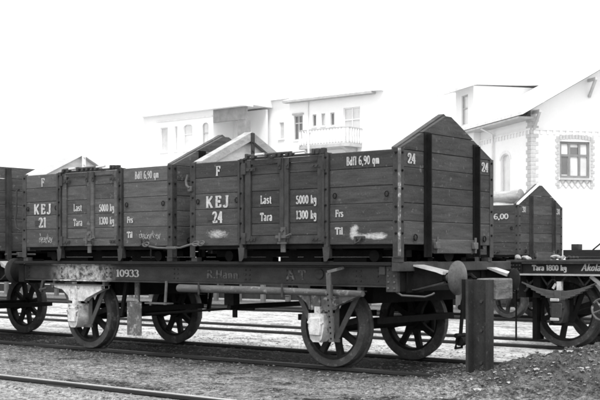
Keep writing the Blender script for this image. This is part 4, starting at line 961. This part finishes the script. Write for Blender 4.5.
# --- brick-trimmed house on the right, seen at its corner (built square, then turned)
HROT = .945; hx, hy = None, None
fwx, fwy = -math.sin(YAW), math.cos(YAW); rx, ry = math.cos(YAW), math.sin(YAW)
HX, HY = 47*fwx+47*231/1131.44*rx, 47*fwy+47*231/1131.44*ry
hs_ = thing('brick_trimmed_house', (0, 0, 0), 'white two-storey house with toothed brick corner, lattice window and wide eaves, right', 'house')
PR = lambda a, z, d: (a, d, z)           # right-hand front, outward -y
PL = lambda a, z, d: (d, a, z)           # left-hand front, outward -x
ZE, PKX = 7.25, 5.6
r_ops = [(1.32, 2.72, 4.45, 5.98)]; l_ops = [(2.0, 2.95, 2.6, 5.65), (4.75, 5.7, 2.6, 5.65)]
mb = MB(); walls(mb, PR, 0, 2*PKX, -.3, ZE, r_ops); mb.add([(0, 0, ZE), (2*PKX, 0, ZE), (PKX, 0, ZE+PKX*.56)], [(0, 1, 2)])
walls(mb, PL, 0, 13, -.3, ZE, l_ops); mb.add([(2*PKX, 0, -.3), (2*PKX, 13, -.3), (2*PKX, 13, ZE), (2*PKX, 0, ZE)], [(0, 1, 2, 3)])
mb.add([(0, 13, -.3), (2*PKX, 13, -.3), (2*PKX, 13, ZE), (PKX, 13, ZE+PKX*.56), (0, 13, ZE)], [(0, 1, 2, 3, 4)])
obj('wall', mb, m_plaster, hs_)
wr = window(hs_, PR, r_ops[0], 3, (.62,), fw=.10, gm=m_glasspale, fm=m_frame2)
obj('pane', MB().add([PR(1.45, 4.6, .105), PR(1.72, 4.6, .105), PR(1.72, 5.35, .105), PR(1.45, 5.35, .105)], [(0, 1, 2, 3)]), m_glass, wr)
obj('pane', MB().add([PR(1.85, 5.45, .105), PR(2.25, 5.45, .105), PR(2.25, 5.75, .105), PR(1.85, 5.75, .105)], [(0, 1, 2, 3)]), m_glass, wr)
for o in l_ops: window(hs_, PL, o, 1, (.3,), gm=m_glasspale, fm=m_trim, arch=.28, fw=.07)
for o in l_ops:
    mb = MB(); n = 8; am = (o[0]+o[1])/2; hw = (o[1]-o[0])/2
    for i in range(n):
        t0_, t1_ = math.pi*i/n, math.pi*(i+1)/n
        q = [(am+math.cos(t)*(hw+e), o[3]-.28+math.sin(t)*(.28+e)) for t, e in ((t0_, .0), (t1_, .0), (t1_, .13), (t0_, .13))]
        mb.add([PL(a, z, -.02) for a, z in q]+[PL(a, z, 0.0) for a, z in q], [(0, 1, 2, 3), (0, 1, 5, 4), (1, 2, 6, 5), (2, 3, 7, 6), (3, 0, 4, 7)])
    obj('arch_trim', mb, m_trim, hs_)
mb = MB(); z_ = 0; k = 0
while z_ < ZE-.15:          # toothed brick corner
    w_ = .34 if k % 2 else .22
    pbox(mb, PR, -.02, w_, z_, z_+.155, -.025, -.001); pbox(mb, PL, .0, w_+.08, z_, z_+.155, -.025, -.001); z_ += .165; k += 1
obj('corner_quoins', mb, m_brick, hs_, kind='stuff')
mb = MB(); z_ = 4.0; k = 0
while z_ < 6.05:
    w_ = .20 if k % 2 else .12
    pbox(mb, PR, 1.30-w_, 1.30, z_, z_+.12, -.03, -.001); pbox(mb, PR, 2.74, 2.74+w_, z_, z_+.12, -.03, -.001); z_ += .13; k += 1
for i in range(12): a = 1.15+i*.145; pbox(mb, PR, a, a+.13, 6.0+.10*math.sin(math.pi*(i+.5)/12), 6.18+.10*math.sin(math.pi*(i+.5)/12), -.035, -.001)
obj('window_surround', mb, m_brick, wr, kind='stuff')
mb = MB()
for k in range(-1, 6):
    if 0 <= k < 5:
        a = 1.32+k*.28; mb.bar(PR(a, 4.02, -.02), PR(a+.28, 4.35, -.02), .035, .02); mb.bar(PR(a+.28, 4.02, -.027), PR(a, 4.35, -.027), .035, .02)
pbox(mb, PR, 1.3, 2.74, 4.36, 4.44, -.12, -.002)
obj('lattice_panel', mb, m_frame, wr, kind='stuff')
mb = MB()
pbox(mb, PR, .02, 2*PKX, 6.42, 6.50, -.05, -.001); pbox(mb, PL, .02, 13, 6.42, 6.50, -.05, -.001)
for k in range(40): pbox(mb, PL, .1+k*.3, .22+k*.3, 6.25, 6.42, -.04, -.001)
for k in range(30): pbox(mb, PR, .1+k*.3, .22+k*.3, 6.25, 6.42, -.04, -.001)
obj('string_course', mb, m_trim, hs_)
ov, sl_ = .75, .56
def slope(x): return ZE+.12+x*sl_
rf = MB()
for s in (0, 1):
    X_ = (lambda x: x) if s == 0 else (lambda x: 2*PKX-x)
    a = [(X_(-ov), -ov, slope(-ov)), (X_(PKX), -ov, slope(PKX)), (X_(PKX), 13.5, slope(PKX)), (X_(-ov), 13.5, slope(-ov))]
    rf.add(a+[(p[0], p[1], p[2]+.14) for p in a], [(0, 1, 2, 3), (4, 5, 6, 7), (0, 1, 5, 4), (1, 2, 6, 5), (2, 3, 7, 6), (3, 0, 4, 7)])
rfo = obj('roof', rf, m_roof, hs_)
obj('soffit', MB().box(-ov+.03, -.002, -.3, 13.2, slope(-ov)-.10, slope(-ov)-.02), m_soffit, rfo)
for xx in (.05, 2.6): obj('rake_bracket', MB().box(xx, xx+.12, -ov+.1, -.001, slope(xx)-.32, slope(xx)-.2).bar((xx+.06, -ov+.15, slope(xx)-.25), (xx+.06, -.03, slope(xx)-.95), .1, .1, (1, 0, 0)), m_soffit, rfo)
obj('downpipe', MB().tube([(-ov+.1, 3.6, slope(-ov)-.1), (-.1, 3.6, 6.6), (-.07, 3.6, .2)], .05, 6), m_trim, hs_)
# wall dormer on the left front
D0, D1, DZ = 5.1, 7.2, 9.0
d_ops = [(5.75, 6.5, 7.15, 8.7)]
mb = MB(); P2 = lambda a, z, d: (-.35+d, a, z); walls(mb, P2, D0, D1, 6.0, DZ, d_ops)
for a in (D0, D1): mb.add([(-.35, a, 6.0), (3, a, 6.0), (3, a, DZ), (-.35, a, DZ)], [(0, 1, 2, 3)])
dm = obj('dormer', mb, m_plaster, hs_)
w_ = window(dm, P2, d_ops[0], 1, (.6,), gm=m_glasspale, fm=m_frame, fw=.06)
obj('dormer_roof', MB().prism([(-1.15, DZ-.25), (-.3, DZ+.02), (3.6, DZ+.10), (3.6, DZ+.2), (-.3, DZ+.16), (-1.15, DZ-.13)], 'y', D0-.3, D1+.5), m_roof, dm)
hs_.location = (HX, HY, 0); hs_.rotation_euler = (0, 0, HROT)

# ================================================================== LOOSE STONES AND WEEDS
def scatter_stones(n, name, mat, fn, size):
    rr = random.Random(11); vs, fs = [], []
    for _ in range(n):
        p = fn(rr)
        if p is None: continue
        x, y = p; r = size(rr); z = gz(x, y); o = len(vs)
        base = [(1, 0, 0), (-1, 0, 0), (0, 1, 0), (0, -1, 0), (0, 0, .7), (0, 0, -.5), (.6, .6, .45), (-.6, -.6, .45), (.6, -.6, .4), (-.6, .6, .4)]
        a = rr.uniform(0, 6.28); ca, sa = math.cos(a), math.sin(a)
        for b in base:
            k = r*rr.uniform(.75, 1.2); vs.append((x+(b[0]*ca-b[1]*sa)*k, y+(b[0]*sa+b[1]*ca)*k, z+b[2]*k*.8))
        for f in ((0, 6, 4), (6, 2, 4), (2, 9, 4), (9, 1, 4), (1, 7, 4), (7, 3, 4), (3, 8, 4), (8, 0, 4), (0, 5, 6), (6, 5, 2), (2, 5, 9), (9, 5, 1), (1, 5, 7), (7, 5, 3), (3, 5, 8), (8, 5, 0)): fs.append(tuple(i+o for i in f))
    return obj(name, MB().add(vs, fs), mat)
def in_view(x, y):
    dx = x*rx+y*ry; dz = x*fwx+y*fwy
    return dz > 1 and abs(dx/dz) < .29
def p_front(r):
    x, y = r.uniform(-14, -2.5), r.uniform(6.0, 12.5)
    return (x, y) if in_view(x, y) else None
st = scatter_stones(14000, 'gravel', m_stone, p_front, lambda r: .005+.016*r.random()**4)
tag(st, 'small loose stones scattered over the yard ground', 'gravel', kind='stuff')
def p_heap(r):
    x, y = r.gauss(-4.4, .9), r.gauss(9.3, .8); return (x, y) if in_view(x, y) else None
st = scatter_stones(5000, 'rubble', m_stone, p_heap, lambda r: .004+.020*r.random()**6)
tag(st, 'clods and rubble on the earth heap', 'rubble', kind='stuff')
def p_heap2(r):
    x, y = r.gauss(-4.5, .8), r.gauss(9.0, .7); return (x, y) if in_view(x, y) else None
st = scatter_stones(80, 'pale_stones', m_stone2, p_heap2, lambda r: .012+.03*r.random()**2)
tag(st, 'scattered pale stones and lumps on the earth heap', 'stones', kind='stuff')
def weeds(n, fn, hmax, seed, name, label):
    rr = random.Random(seed); vs, fs = [], []
    for _ in range(n):
        p = fn(rr)
        if p is None: continue
        x, y = p
        for _b in range(7):
            h_ = hmax*rr.uniform(.35, 1); a = rr.uniform(0, 6.28); w_ = .0035; bx, by = x+rr.gauss(0, .025), y+rr.gauss(0, .025)
            z = gz(bx, by)-.005; ca, sa = math.cos(a), math.sin(a); ln = rr.uniform(.3, 1.0)*h_; o = len(vs)
            vs += [(bx-sa*w_, by+ca*w_, z), (bx+sa*w_, by-ca*w_, z), (bx+ca*ln*.4-sa*w_*.8, by+sa*ln*.4+ca*w_*.8, z+h_*.6), (bx+ca*ln*.4+sa*w_*.8, by+sa*ln*.4-ca*w_*.8, z+h_*.6), (bx+ca*ln, by+sa*ln, z+h_)]
            fs += [(o, o+1, o+3, o+2), (o+2, o+3, o+4)]
    return tag(obj(name, MB().add(vs, fs), m_grass), label, 'weeds', kind='stuff')
weeds(900, lambda r: (lambda x, y: (x, y) if in_view(x, y) else None)(r.gauss(-4.6, 1.0), r.gauss(9.1, .8)), .018, 3, 'weeds', 'short dry weeds on the earth heap')
def p_strip(r):
    x, y = r.uniform(-13, -4), r.choice((r.gauss(8.3, .5), r.gauss(6.95, .2), r.gauss(11.3, .15)))
    return (x, y) if in_view(x, y) and noise.noise((x*.9, y*1.6, 4)) > .0 else None
weeds(1200, p_strip, .016, 5, 'grass_tufts', 'low dry grass tufts between the rails in front')
